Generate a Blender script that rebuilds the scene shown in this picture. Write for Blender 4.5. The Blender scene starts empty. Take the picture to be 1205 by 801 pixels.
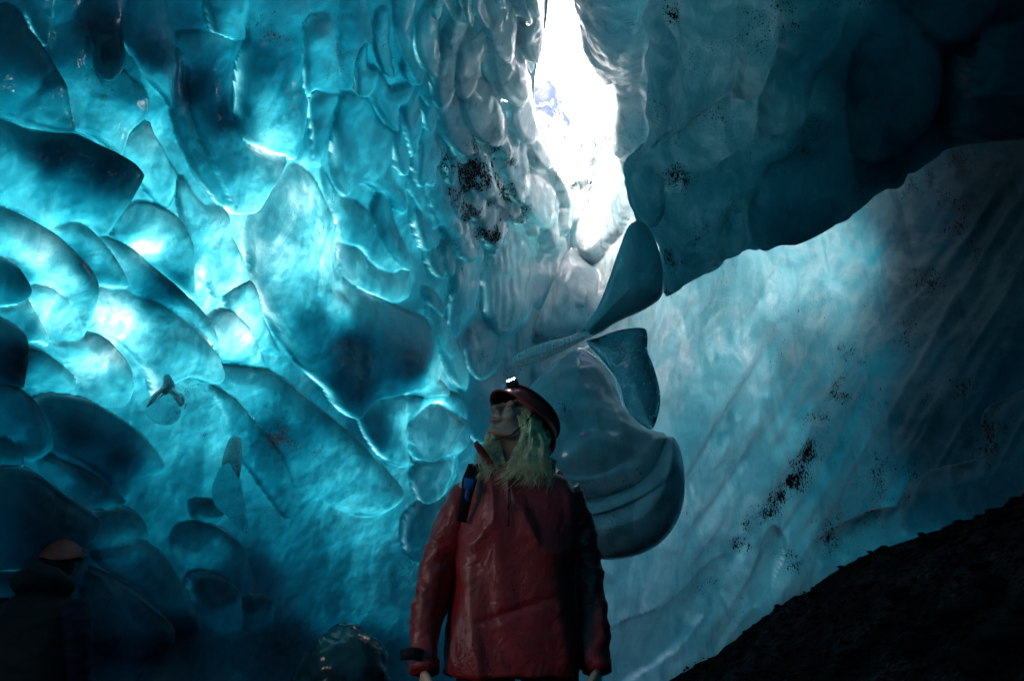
import bpy, bmesh, math, random
import numpy as np
from mathutils import Vector, Matrix, Euler

random.seed(7)
RNG = np.random.default_rng(7)
scene = bpy.context.scene
COL = scene.collection
R = math.radians

# ------------------------------------------------------------------ camera
CAM = np.array([0.0, 0.0, 1.0])
PITCH = R(20.0)
W, H = 1205.0, 801.0
FPX = W * 24.0 / 36.0
cam_data = bpy.data.cameras.new("camera")
cam_data.lens = 24.0
cam_data.sensor_width = 36.0
cam_data.clip_start = 0.05
cam_data.clip_end = 2000.0
cam = bpy.data.objects.new("camera", cam_data)
cam.location = CAM
cam.rotation_euler = (R(90) + PITCH, 0, 0)
COL.objects.link(cam)
scene.camera = cam

# ------------------------------------------------------------------ sky, sun, exposure
SUN_EL, SUN_AZ = R(48), R(-138)          # azimuth measured from +Y towards +X
world = bpy.data.worlds.new("World")
scene.world = world
world.use_nodes = True
wn = world.node_tree
wn.nodes.clear()
sky = wn.nodes.new("ShaderNodeTexSky")
sky.sky_type = 'NISHITA'
sky.sun_disc = False
sky.sun_elevation = SUN_EL
sky.sun_rotation = SUN_AZ
sky.air_density = 0.5
sky.dust_density = 8.0
sky.ozone_density = 1.0
bg = wn.nodes.new("ShaderNodeBackground")
bg.inputs[1].default_value = 0.15
wo = wn.nodes.new("ShaderNodeOutputWorld")
wn.links.new(sky.outputs[0], bg.inputs[0])
wn.links.new(bg.outputs[0], wo.inputs[0])

sun_data = bpy.data.lights.new("sun", 'SUN')
sun_data.energy = 2.0
sun_data.angle = R(12)
sun_data.color = (1.0, 0.96, 0.90)
sun = bpy.data.objects.new("sun", sun_data)
sd = Vector((math.sin(SUN_AZ) * math.cos(SUN_EL), math.cos(SUN_AZ) * math.cos(SUN_EL), math.sin(SUN_EL)))
sun.rotation_euler = sd.to_track_quat('Z', 'Y').to_euler()
sun.location = (-6, -2, 14)
COL.objects.link(sun)

scene.view_settings.view_transform = 'Standard'
scene.view_settings.look = 'None'
scene.view_settings.gamma = 1.0
scene.view_settings.use_curve_mapping = False
scene.view_settings.exposure = 2.25
scene.render.engine = 'CYCLES'
scene.cycles.max_bounces = 8
scene.cycles.diffuse_bounces = 4
scene.cycles.glossy_bounces = 4
scene.cycles.transmission_bounces = 8
scene.cycles.transparent_max_bounces = 8
scene.cycles.caustics_reflective = False
scene.cycles.caustics_refractive = False
scene.cycles.sample_clamp_indirect = 4.0
scene.cycles.use_denoising = True

# ------------------------------------------------------------------ numeric helpers
FWD = np.array([0, math.cos(PITCH), math.sin(PITCH)])
UPV = np.array([0, -math.sin(PITCH), math.cos(PITCH)])
RGT = np.array([1.0, 0, 0])


def pdir(x, y):
    x = np.asarray(x, float); y = np.asarray(y, float)
    dx = (x - W / 2) / FPX
    dy = (H / 2 - y) / FPX
    return FWD + dx[..., None] * RGT + dy[..., None] * UPV


def _hash(ix, iy, iz, seed):
    n = (ix.astype(np.int64) * 374761393 + iy.astype(np.int64) * 668265263 + iz.astype(np.int64) * 2147483647 + seed * 1274126177) & 0xFFFFFFFF
    n = ((n ^ (n >> 13)) * 1274126177) & 0xFFFFFFFF
    n = (n ^ (n >> 16)) & 0xFFFFFF
    return n / float(0xFFFFFF)


def vnoise(p, seed=0):
    p = np.asarray(p, float)
    i = np.floor(p).astype(np.int64)
    f = p - i
    f = f * f * f * (f * (f * 6 - 15) + 10)
    out = 0
    for dx in (0, 1):
        wx = f[..., 0] if dx else 1 - f[..., 0]
        for dy in (0, 1):
            wy = f[..., 1] if dy else 1 - f[..., 1]
            for dz in (0, 1):
                wz = f[..., 2] if dz else 1 - f[..., 2]
                out = out + wx * wy * wz * _hash(i[..., 0] + dx, i[..., 1] + dy, i[..., 2] + dz, seed)
    return out * 2 - 1


def fbm(p, octv=3, seed=0, gain=0.5):
    a, s, o = 1.0, 0.0, 0
    p = np.asarray(p, float)
    for k in range(octv):
        s = s + a * vnoise(p * (2.03 ** k) + 17.3 * k, seed + k)
        o += a
        a *= gain
    return s / o


def smooth(a, b, x):
    t = np.clip((x - a) / (b - a), 0, 1)
    return t * t * (3 - 2 * t)


def catmull(pts, n=7):
    P = np.array(pts, float)
    m = len(P)
    out = []
    ts = np.linspace(0, 1, n, endpoint=False)
    for i in range(m):
        p0, p1, p2, p3 = P[i - 1], P[i], P[(i + 1) % m], P[(i + 2) % m]
        for t in ts:
            out.append(0.5 * ((2 * p1) + (-p0 + p2) * t + (2 * p0 - 5 * p1 + 4 * p2 - p3) * t * t + (-p0 + 3 * p1 - 3 * p2 + p3) * t ** 3))
    return np.array(out)


def ell(cx, cy, rx, ry, deg, n=14):
    a = np.linspace(0, 2 * math.pi, n, endpoint=False)
    c, s = math.cos(R(deg)), math.sin(R(deg))
    x, y = rx * np.cos(a), ry * np.sin(a)
    return np.stack([cx + c * x - s * y, cy + s * x + c * y], 1)


def poly_dist(px, py, poly):
    """signed distance (positive inside) and nearest point"""
    best = np.full(px.shape, 1e9)
    nx = np.zeros(px.shape); ny = np.zeros(px.shape)
    ins = np.zeros(px.shape, bool)
    m = len(poly)
    for i in range(m):
        ax, ay = poly[i]; bx, by = poly[(i + 1) % m]
        ex, ey = bx - ax, by - ay
        L = ex * ex + ey * ey + 1e-9
        t = np.clip(((px - ax) * ex + (py - ay) * ey) / L, 0, 1)
        qx, qy = ax + t * ex, ay + t * ey
        d = (px - qx) ** 2 + (py - qy) ** 2
        m_ = d < best
        best = np.where(m_, d, best); nx = np.where(m_, qx, nx); ny = np.where(m_, qy, ny)
        if ay != by:
            c = ((ay > py) != (by > py)) & (px < (bx - ax) * (py - ay) / (by - ay) + ax)
            ins ^= c
    d = np.sqrt(best)
    return np.where(ins, d, -d), nx, ny


def mesh_obj(name, verts, faces, mat=None, parent=None, smooth_=True, attrs=None, normals=None):
    me = bpy.data.meshes.new(name)
    verts = np.asarray(verts, np.float32)
    if isinstance(faces, np.ndarray):
        k = faces.shape[1]
        me.vertices.add(len(verts))
        me.vertices.foreach_set("co", verts.ravel())
        me.loops.add(faces.size)
        me.loops.foreach_set("vertex_index", faces.ravel().astype(np.int32))
        me.polygons.add(len(faces))
        me.polygons.foreach_set("loop_start", np.arange(0, faces.size, k, dtype=np.int32))
        me.update(calc_edges=True)
    else:
        me.from_pydata([tuple(v) for v in verts], [], [tuple(f) for f in faces])
        me.update()
    if smooth_:
        me.polygons.foreach_set("use_smooth", np.ones(len(me.polygons), bool))
    for an, av in (attrs or {}).items():
        a = me.attributes.new(an, 'FLOAT', 'POINT')
        a.data.foreach_set("value", np.asarray(av, np.float32))
    if normals is not None:
        me.normals_split_custom_set_from_vertices(np.asarray(normals, np.float32).tolist())
    if mat:
        me.materials.append(mat)
    o = bpy.data.objects.new(name, me)
    COL.objects.link(o)
    if parent:
        o.parent = parent
    return o


def tag(o, label=None, cat=None, group=None, kind=None):
    if label: o["label"] = label
    if cat: o["category"] = cat
    if group: o["group"] = group
    if kind: o["kind"] = kind
    return o


def empty(name, loc=(0, 0, 0), rz=0):
    o = bpy.data.objects.new(name, None)
    COL.objects.link(o)
    o.location = loc
    o.rotation_euler = (0, 0, rz)
    o.empty_display_size = 0.1
    return o


# ------------------------------------------------------------------ materials
class NT:
    def __init__(s, name):
        s.m = bpy.data.materials.new(name)
        s.m.use_nodes = True
        s.t = s.m.node_tree
        s.t.nodes.clear()
        s.out = s.t.nodes.new("ShaderNodeOutputMaterial")

    def n(s, typ, **kw):
        nd = s.t.nodes.new(typ)
        for k, v in kw.items():
            setattr(nd, k, v)
        return nd

    def l(s, a, b):
        s.t.links.new(a, b)

    def val(s, x, sock):
        if isinstance(x, (int, float)):
            sock.default_value = x
        elif isinstance(x, tuple):
            sock.default_value = x if len(x) == len(sock.default_value) else x + (1,)
        else:
            s.l(x, sock)

    def math(s, op, a, b=None, c=None, clamp=False):
        nd = s.n("ShaderNodeMath", operation=op, use_clamp=clamp)
        s.val(a, nd.inputs[0])
        if b is not None: s.val(b, nd.inputs[1])
        if c is not None: s.val(c, nd.inputs[2])
        return nd.outputs[0]

    def ramp(s, x, a, b, lo=0.0, hi=1.0):
        nd = s.n("ShaderNodeMapRange", interpolation_type='SMOOTHSTEP')
        s.val(x, nd.inputs[0])
        for i, v in enumerate((a, b, lo, hi)):
            s.val(v, nd.inputs[i + 1])
        return nd.outputs[0]

    def noise(s, vec, scale, detail=3.0, rough=0.55, dist=0.0):
        nd = s.n("ShaderNodeTexNoise")
        s.l(vec, nd.inputs["Vector"])
        nd.inputs["Scale"].default_value = scale
        nd.inputs["Detail"].default_value = detail
        nd.inputs["Roughness"].default_value = rough
        nd.inputs["Distortion"].default_value = dist
        return nd.outputs[0]

    def mapping(s, vec, rot=(0, 0, 0), sc=(1, 1, 1)):
        nd = s.n("ShaderNodeMapping")
        s.l(vec, nd.inputs[0])
        nd.inputs["Rotation"].default_value = rot
        nd.inputs["Scale"].default_value = sc
        return nd.outputs[0]

    def mixc(s, f, a, b):
        nd = s.n("ShaderNodeMix", data_type='RGBA')
        s.val(f, nd.inputs[0]); s.val(a, nd.inputs[6]); s.val(b, nd.inputs[7])
        return nd.outputs[2]

    def mixs(s, f, a, b):
        nd = s.n("ShaderNodeMixShader")
        s.val(f, nd.inputs[0]); s.l(a, nd.inputs[1]); s.l(b, nd.inputs[2])
        return nd.outputs[0]

    def attr(s, name):
        return s.n("ShaderNodeAttribute", attribute_name=name).outputs["Fac"]

    def pos(s):
        return s.n("ShaderNodeTexCoord").outputs["Object"]

    def bump(s, h, strength=0.3, dist=0.02, nrm=None):
        nd = s.n("ShaderNodeBump")
        nd.inputs["Strength"].default_value = strength
        nd.inputs["Distance"].default_value = dist
        s.l(h, nd.inputs["Height"])
        if nrm is not None: s.l(nrm, nd.inputs["Normal"])
        return nd.outputs[0]


def make_ice():
    """Glacier ice: attribute painted_depth = optical depth with light and dark painted in (blue by absorption),
    frost = bubbly / frosted share, also set to paint in skylight white and dark ends, dirt = sediment in the ice."""
    k = NT("glacier_ice")
    P = k.pos()
    depth = k.attr("painted_depth"); frost = k.attr("frost"); dirt = k.attr("dirt")
    # clouds of bubbles and streaks inside the ice
    sx = k.n("ShaderNodeSeparateXYZ"); k.l(P, sx.inputs[0])
    cx = k.n("ShaderNodeCombineXYZ"); k.l(k.math('ABSOLUTE', sx.outputs[0]), cx.inputs[0]); k.l(sx.outputs[1], cx.inputs[1]); k.l(sx.outputs[2], cx.inputs[2])
    FL = cx.outputs[0]          # flow lines lean outwards on both sides of the cave
    streak = k.noise(k.mapping(FL, (0, -0.6, 0), (6.5, 6.5, 0.8)), 1.0, 5.0, 0.6, 0.6)
    cloud = k.noise(P, 2.6, 6.0, 0.62, 1.6)
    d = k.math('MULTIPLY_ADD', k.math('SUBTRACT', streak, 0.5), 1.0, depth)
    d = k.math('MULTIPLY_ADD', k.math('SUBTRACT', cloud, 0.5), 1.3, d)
    # crisp tone steps painted in for refraction inside the ice, plus thin veins
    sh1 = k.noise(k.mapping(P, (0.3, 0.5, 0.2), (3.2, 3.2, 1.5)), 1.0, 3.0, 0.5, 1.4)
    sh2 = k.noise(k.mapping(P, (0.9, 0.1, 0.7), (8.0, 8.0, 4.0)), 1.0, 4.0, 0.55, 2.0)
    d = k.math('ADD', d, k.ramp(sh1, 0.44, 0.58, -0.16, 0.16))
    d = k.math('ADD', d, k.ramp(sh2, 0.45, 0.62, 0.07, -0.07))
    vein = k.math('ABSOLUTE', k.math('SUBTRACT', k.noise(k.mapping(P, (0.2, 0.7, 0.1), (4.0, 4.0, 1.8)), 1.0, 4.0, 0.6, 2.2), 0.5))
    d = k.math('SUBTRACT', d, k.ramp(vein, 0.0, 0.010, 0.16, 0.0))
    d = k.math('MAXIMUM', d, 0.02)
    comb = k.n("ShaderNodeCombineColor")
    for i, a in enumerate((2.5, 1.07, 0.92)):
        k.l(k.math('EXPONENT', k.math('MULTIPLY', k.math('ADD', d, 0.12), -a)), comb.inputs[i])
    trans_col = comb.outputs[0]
    # sediment specks: coarse grains and fine dust
    sp1 = k.noise(k.mapping(FL, (0.0, -0.6, 0.0), (56.0, 56.0, 24.0)), 1.0, 3.0, 0.65)
    sp2 = k.noise(P, 130.0, 1.0, 0.5)
    patch = k.noise(P, 4.5, 3.0, 0.6)
    dm = k.math('MULTIPLY', dirt, k.ramp(patch, 0.36, 0.62, 0.25, 1.0))
    thr = k.math('SUBTRACT', 0.82, k.math('MULTIPLY', dm, 0.42))
    s1 = k.ramp(k.math('SUBTRACT', sp1, thr), -0.005, 0.03)
    thr2 = k.math('SUBTRACT', 0.80, k.math('MULTIPLY', dm, 0.34))
    s2 = k.ramp(k.math('SUBTRACT', sp2, thr2), 0.0, 0.04)
    smear = k.math('MULTIPLY', k.ramp(dm, .35, 1.0, 0.0, .55), k.ramp(k.noise(k.mapping(FL, (0, -.6, 0), (10.0, 10.0, 3.0)), 1.0, 5.0, .65), .42, .66))
    speck = k.math('MAXIMUM', k.math('MAXIMUM', s1, s2), smear)
    trans_col = k.mixc(speck, trans_col, (0.004, 0.004, 0.004))
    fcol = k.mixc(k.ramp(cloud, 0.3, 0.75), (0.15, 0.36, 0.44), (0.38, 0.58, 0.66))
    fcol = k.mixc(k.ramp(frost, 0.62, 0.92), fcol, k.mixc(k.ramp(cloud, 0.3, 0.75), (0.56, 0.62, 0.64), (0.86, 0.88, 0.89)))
    fcol = k.mixc(k.ramp(streak, 0.34, 0.50, 0.45, 0.0), fcol, (0.05, 0.10, 0.12))
    fcol = k.mixc(speck, fcol, (0.003, 0.006, 0.008))
    # relief: soft undulation of melted ice plus fine frosted grain
    un = k.noise(P, 7.0, 3.0, 0.5, 0.5)
    fine = k.noise(P, 42.0, 3.0, 0.6)
    bn = k.n("ShaderNodeBump"); bn.inputs["Distance"].default_value = .04; k.l(un, bn.inputs["Height"]); k.l(k.ramp(frost, .1, .6, .42, .14), bn.inputs["Strength"])
    b1 = bn.outputs[0]
    b2 = k.bump(fine, 0.06, 0.005, b1)
    dif = k.n("ShaderNodeBsdfDiffuse"); k.l(fcol, dif.inputs[0]); k.l(b2, dif.inputs["Normal"])
    tr = k.n("ShaderNodeBsdfTranslucent"); k.l(trans_col, tr.inputs[0]); k.l(b1, tr.inputs["Normal"])
    body = k.mixs(frost, tr.outputs[0], dif.outputs[0])
    gl = k.n("ShaderNodeBsdfGlossy")
    gl.inputs["Color"].default_value = (1, 1, 1, 1)
    band = k.math('MULTIPLY', k.ramp(frost, .10, .17), k.ramp(frost, .58, .70, 1.0, 0.0))
    k.l(k.math('MULTIPLY_ADD', band, .32, .09), gl.inputs["Roughness"])
    k.l(b2, gl.inputs["Normal"])
    fr = k.n("ShaderNodeFresnel"); fr.inputs[0].default_value = 1.45; k.l(b2, fr.inputs["Normal"])
    fac = k.math('MULTIPLY', k.math('MULTIPLY', fr.outputs[0], k.math('SUBTRACT', 1.0, k.math('MULTIPLY', band, .9))), k.math('SUBTRACT', 1.0, k.math('MULTIPLY', speck, 0.97)))
    k.l(k.mixs(fac, body, gl.outputs[0]), k.out.inputs[0])
    return k.m


ICE = make_ice()


def make_clear_ice(name="clear_ice", tint=(0.38, 0.64, 0.70)):
    k = NT(name)
    P = k.pos()
    n1 = k.noise(P, 9.0, 3.0, 0.5, 0.4)
    sp = k.ramp(k.noise(P, 60.0, 2.0, 0.6), 0.66, 0.72)
    pr = k.n("ShaderNodeBsdfPrincipled")
    k.l(k.mixc(sp, tint, (0.75, 0.80, 0.85)), pr.inputs["Base Color"])
    pr.inputs["Roughness"].default_value = 0.04
    pr.inputs["IOR"].default_value = 1.31
    k.l(k.math('SUBTRACT', 0.94, k.math('MULTIPLY', sp, 0.7)), pr.inputs["Transmission Weight"])
    k.l(k.bump(n1, 0.35, 0.04), pr.inputs["Normal"])
    k.l(pr.outputs[0], k.out.inputs[0])
    return k.m


CLEAR = make_clear_ice()
DARKCLEAR = make_clear_ice("dark_clear_ice", (0.05, 0.20, 0.25))


def principled(name, col, rough=0.5, spec=0.5, noise_scale=None, amt=0.25, bump=0.0, bscale=40, metal=0.0, emis=None, sheen=0):
    k = NT(name)
    P = k.pos()
    pr = k.n("ShaderNodeBsdfPrincipled")
    if noise_scale:
        nz = k.noise(P, noise_scale, 4.0, 0.6)
        dark = tuple(c * (1 - amt) for c in col); lite = tuple(min(1, c * (1 + amt)) for c in col)
        k.l(k.mixc(k.ramp(nz, 0.3, 0.7), dark, lite), pr.inputs["Base Color"])
    else:
        pr.inputs["Base Color"].default_value = (*col, 1)
    pr.inputs["Roughness"].default_value = rough
    pr.inputs["Specular IOR Level"].default_value = spec
    pr.inputs["Metallic"].default_value = metal
    if sheen:
        pr.inputs["Sheen Weight"].default_value = sheen
    if bump:
        k.l(k.bump(k.noise(P, bscale, 3.0, 0.6), bump, 0.01), pr.inputs["Normal"])
    if emis:
        pr.inputs["Emission Color"].default_value = (*emis[0], 1)
        pr.inputs["Emission Strength"].default_value = emis[1]
    k.l(pr.outputs[0], k.out.inputs[0])
    return k.m


def make_gravel():
    k = NT("wet_black_gravel")
    P = k.pos()
    vo = k.n("ShaderNodeTexVoronoi"); k.l(P, vo.inputs["Vector"]); vo.inputs["Scale"].default_value = 26
    nz = k.noise(P, 3.0, 4.0)
    pr = k.n("ShaderNodeBsdfPrincipled")
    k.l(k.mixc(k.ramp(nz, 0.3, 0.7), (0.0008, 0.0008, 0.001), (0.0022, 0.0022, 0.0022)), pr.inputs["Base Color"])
    k.l(k.ramp(nz, 0.35, 0.65, 0.5, 0.95), pr.inputs["Roughness"])
    pr.inputs["Specular IOR Level"].default_value = 0.05
    k.l(k.bump(vo.outputs[0], 0.8, 0.03), pr.inputs["Normal"])
    k.l(pr.outputs[0], k.out.inputs[0])
    return k.m


GRAVEL = make_gravel()
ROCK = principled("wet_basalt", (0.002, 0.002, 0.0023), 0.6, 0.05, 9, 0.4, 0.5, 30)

# ------------------------------------------------------------------ the cave: base surface
PLANES = [  # point, inward normal
    ((-3.6, 4.5, 1.0), (0.80, -0.45, -0.35)),
    ((0.2, 8.6, 2.0), (-0.05, -1.0, -0.12)),
    ((3.5, 4.5, 1.0), (-0.75, -0.60, 0.10)),
    ((0.6, 5.5, 5.6), (0.0, -0.06, -1.0)),
    ((0.0, -4.5, 1.0), (0.0, 1.0, -0.1)),
    ((-5.2, 0.0, 1.0), (1.0, 0.0, -0.1)),
    ((5.2, 0.0, 1.0), (-1.0, 0.0, -0.1)),
]


def cave_t(d):
    acc = 0
    for p, n in PLANES:
        n = np.array(n); n = n / np.linalg.norm(n)
        num = float(np.dot(n, np.array(p) - CAM))       # negative
        den = np.tensordot(d, n, axes=([-1], [0]))
        t = np.where(den < -1e-4, num / np.minimum(den, -1e-4), 1e4)
        acc = acc + np.maximum(t, 1e-3) ** -9.0
    return acc ** (-1 / 9.0)


def cave_pt(x, y, hd=None):
    d = pdir(x, y)
    t = cave_t(d)
    if hd is not None:      # the roof funnels up into the skylight
        t = t * (1 + .20 * np.exp(-np.maximum(-hd, 0) / 62.0))
    return CAM + d * t[..., None]


TAU_0, TAU_K = 0.22, 2.45
# wall brightness painted as optical depth: light and dark patches at set points
PAINTED_BRIGHTNESS = [
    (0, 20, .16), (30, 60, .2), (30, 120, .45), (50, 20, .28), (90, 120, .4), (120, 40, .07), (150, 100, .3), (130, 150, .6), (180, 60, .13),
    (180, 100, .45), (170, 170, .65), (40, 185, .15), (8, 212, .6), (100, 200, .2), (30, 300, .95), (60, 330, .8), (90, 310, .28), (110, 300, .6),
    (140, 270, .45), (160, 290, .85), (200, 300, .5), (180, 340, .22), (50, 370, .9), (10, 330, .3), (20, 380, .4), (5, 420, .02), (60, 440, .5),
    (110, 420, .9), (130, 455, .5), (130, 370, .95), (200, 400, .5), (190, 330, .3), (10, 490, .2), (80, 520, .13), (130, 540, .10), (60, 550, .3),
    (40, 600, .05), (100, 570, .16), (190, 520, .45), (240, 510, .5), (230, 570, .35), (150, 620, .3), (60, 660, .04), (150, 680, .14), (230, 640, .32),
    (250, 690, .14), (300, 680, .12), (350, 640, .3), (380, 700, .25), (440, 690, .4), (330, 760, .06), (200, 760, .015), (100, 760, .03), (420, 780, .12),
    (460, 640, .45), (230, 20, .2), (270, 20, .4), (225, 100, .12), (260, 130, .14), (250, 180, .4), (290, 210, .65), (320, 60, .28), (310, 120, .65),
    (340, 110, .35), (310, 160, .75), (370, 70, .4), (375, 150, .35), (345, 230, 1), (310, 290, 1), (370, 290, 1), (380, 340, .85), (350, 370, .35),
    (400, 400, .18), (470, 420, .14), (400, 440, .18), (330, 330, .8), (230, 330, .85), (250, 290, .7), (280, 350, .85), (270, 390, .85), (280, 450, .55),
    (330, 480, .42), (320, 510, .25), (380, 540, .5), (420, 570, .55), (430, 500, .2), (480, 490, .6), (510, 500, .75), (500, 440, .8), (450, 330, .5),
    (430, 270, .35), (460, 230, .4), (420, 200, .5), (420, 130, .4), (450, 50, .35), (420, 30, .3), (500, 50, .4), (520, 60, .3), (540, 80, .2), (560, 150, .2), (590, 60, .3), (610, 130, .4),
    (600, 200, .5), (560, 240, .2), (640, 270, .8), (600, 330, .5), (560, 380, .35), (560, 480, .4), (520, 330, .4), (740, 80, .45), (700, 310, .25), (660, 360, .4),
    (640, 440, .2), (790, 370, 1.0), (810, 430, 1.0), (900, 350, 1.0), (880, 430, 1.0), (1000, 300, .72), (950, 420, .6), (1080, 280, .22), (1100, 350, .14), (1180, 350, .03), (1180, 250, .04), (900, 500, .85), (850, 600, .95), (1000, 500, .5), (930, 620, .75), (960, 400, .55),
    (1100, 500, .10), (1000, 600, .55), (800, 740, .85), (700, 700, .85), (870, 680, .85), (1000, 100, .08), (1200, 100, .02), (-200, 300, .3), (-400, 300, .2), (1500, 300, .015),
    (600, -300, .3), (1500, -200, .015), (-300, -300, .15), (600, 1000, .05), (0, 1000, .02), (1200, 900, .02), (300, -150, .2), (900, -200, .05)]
FROST_LIGHT = [(100, 100, .03), (100, 300, .04), (300, 100, .03), (330, 280, .06), (40, 520, .22), (100, 560, .3), (60, 620, .35), (150, 700, .4), (150, 620, .35), (240, 650, .35), (240, 700, .35), (400, 420, .05), (300, 500, .08), (400, 650, .20), (450, 100, .05),
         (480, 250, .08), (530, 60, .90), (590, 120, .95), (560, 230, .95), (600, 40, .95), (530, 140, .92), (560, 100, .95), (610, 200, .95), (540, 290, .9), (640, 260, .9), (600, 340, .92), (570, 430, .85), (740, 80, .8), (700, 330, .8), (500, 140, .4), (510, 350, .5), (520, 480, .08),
         (660, 440, .7), (820, 400, .45), (950, 330, .42), (1080, 320, .26), (1180, 250, .18), (1180, 450, .18), (900, 550, .45), (760, 720, .5), (1100, 520, .24), (330, 720, .25), (-300, 300, .2), (1500, 300, .4)]  # frosted share; also paints skylight white at the centre, shade at far right
DIRT = [(560, 200, 1.0, 44), (585, 245, 1.05, 26), (572, 270, 1.0, 20), (545, 240, .85, 30), (540, 300, .6, 30), (520, 345, .5, 25), (320, 22, .75, 28), (335, 30, .6, 20), (318, 505, .85, 22), (345, 520, .55, 45), (385, 545, .5, 45),
        (170, 115, .5, 18), (150, 455, .45, 10), (590, 435, .6, 22), (560, 415, .6, 18), (30, 425, .35, 25), (20, 215, .3, 20), (1000, 430, .85, 26), (985, 465, .9, 18), (965, 500, 1.0, 20), (950, 530, 1.0, 18), (935, 560, 1.05, 20), (920, 580, 1.0, 16), (905, 600, 1.0, 18), (890, 622, .95, 16),
        (880, 640, .8, 20), (960, 370, .4, 50), (1100, 200, .9, 40), (1150, 300, .6, 50), (1130, 470, .7, 40), (1050, 560, .7, 45), (1180, 520, .8, 35), (980, 620, .6, 30),
        (1120, 250, .8, 26), (1095, 330, .7, 26), (1070, 400, .65, 26), (1040, 470, .6, 26), (1010, 540, .7, 24), (930, 660, .7, 18), (980, 640, .8, 18), (1030, 612, .8, 18), (1075, 590, .8, 18), (880, 430, .35, 70), (830, 540, .4, 40), (870, 690, .5, 25), (690, 470, .5, 25), (660, 510, .6, 30), (640, 190, .3, 30), (450, 560, .4, 25)]


def idw(px, py, ctrl, soft=9.0, pw=3.2):
    num = 0; den = 0
    for x, y, v in ctrl:
        w = ((px - x) ** 2 + (py - y) ** 2 + soft * soft) ** (-pw / 2)
        num = num + w * v; den = den + w
    return num / den


def gauss_sum(px, py, ctrl):
    o = 0
    for x, y, v, s in ctrl:
        o = np.maximum(o, v * np.exp(-((px - x) ** 2 + (py - y) ** 2) / (2 * s * s)))
    return o


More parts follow.
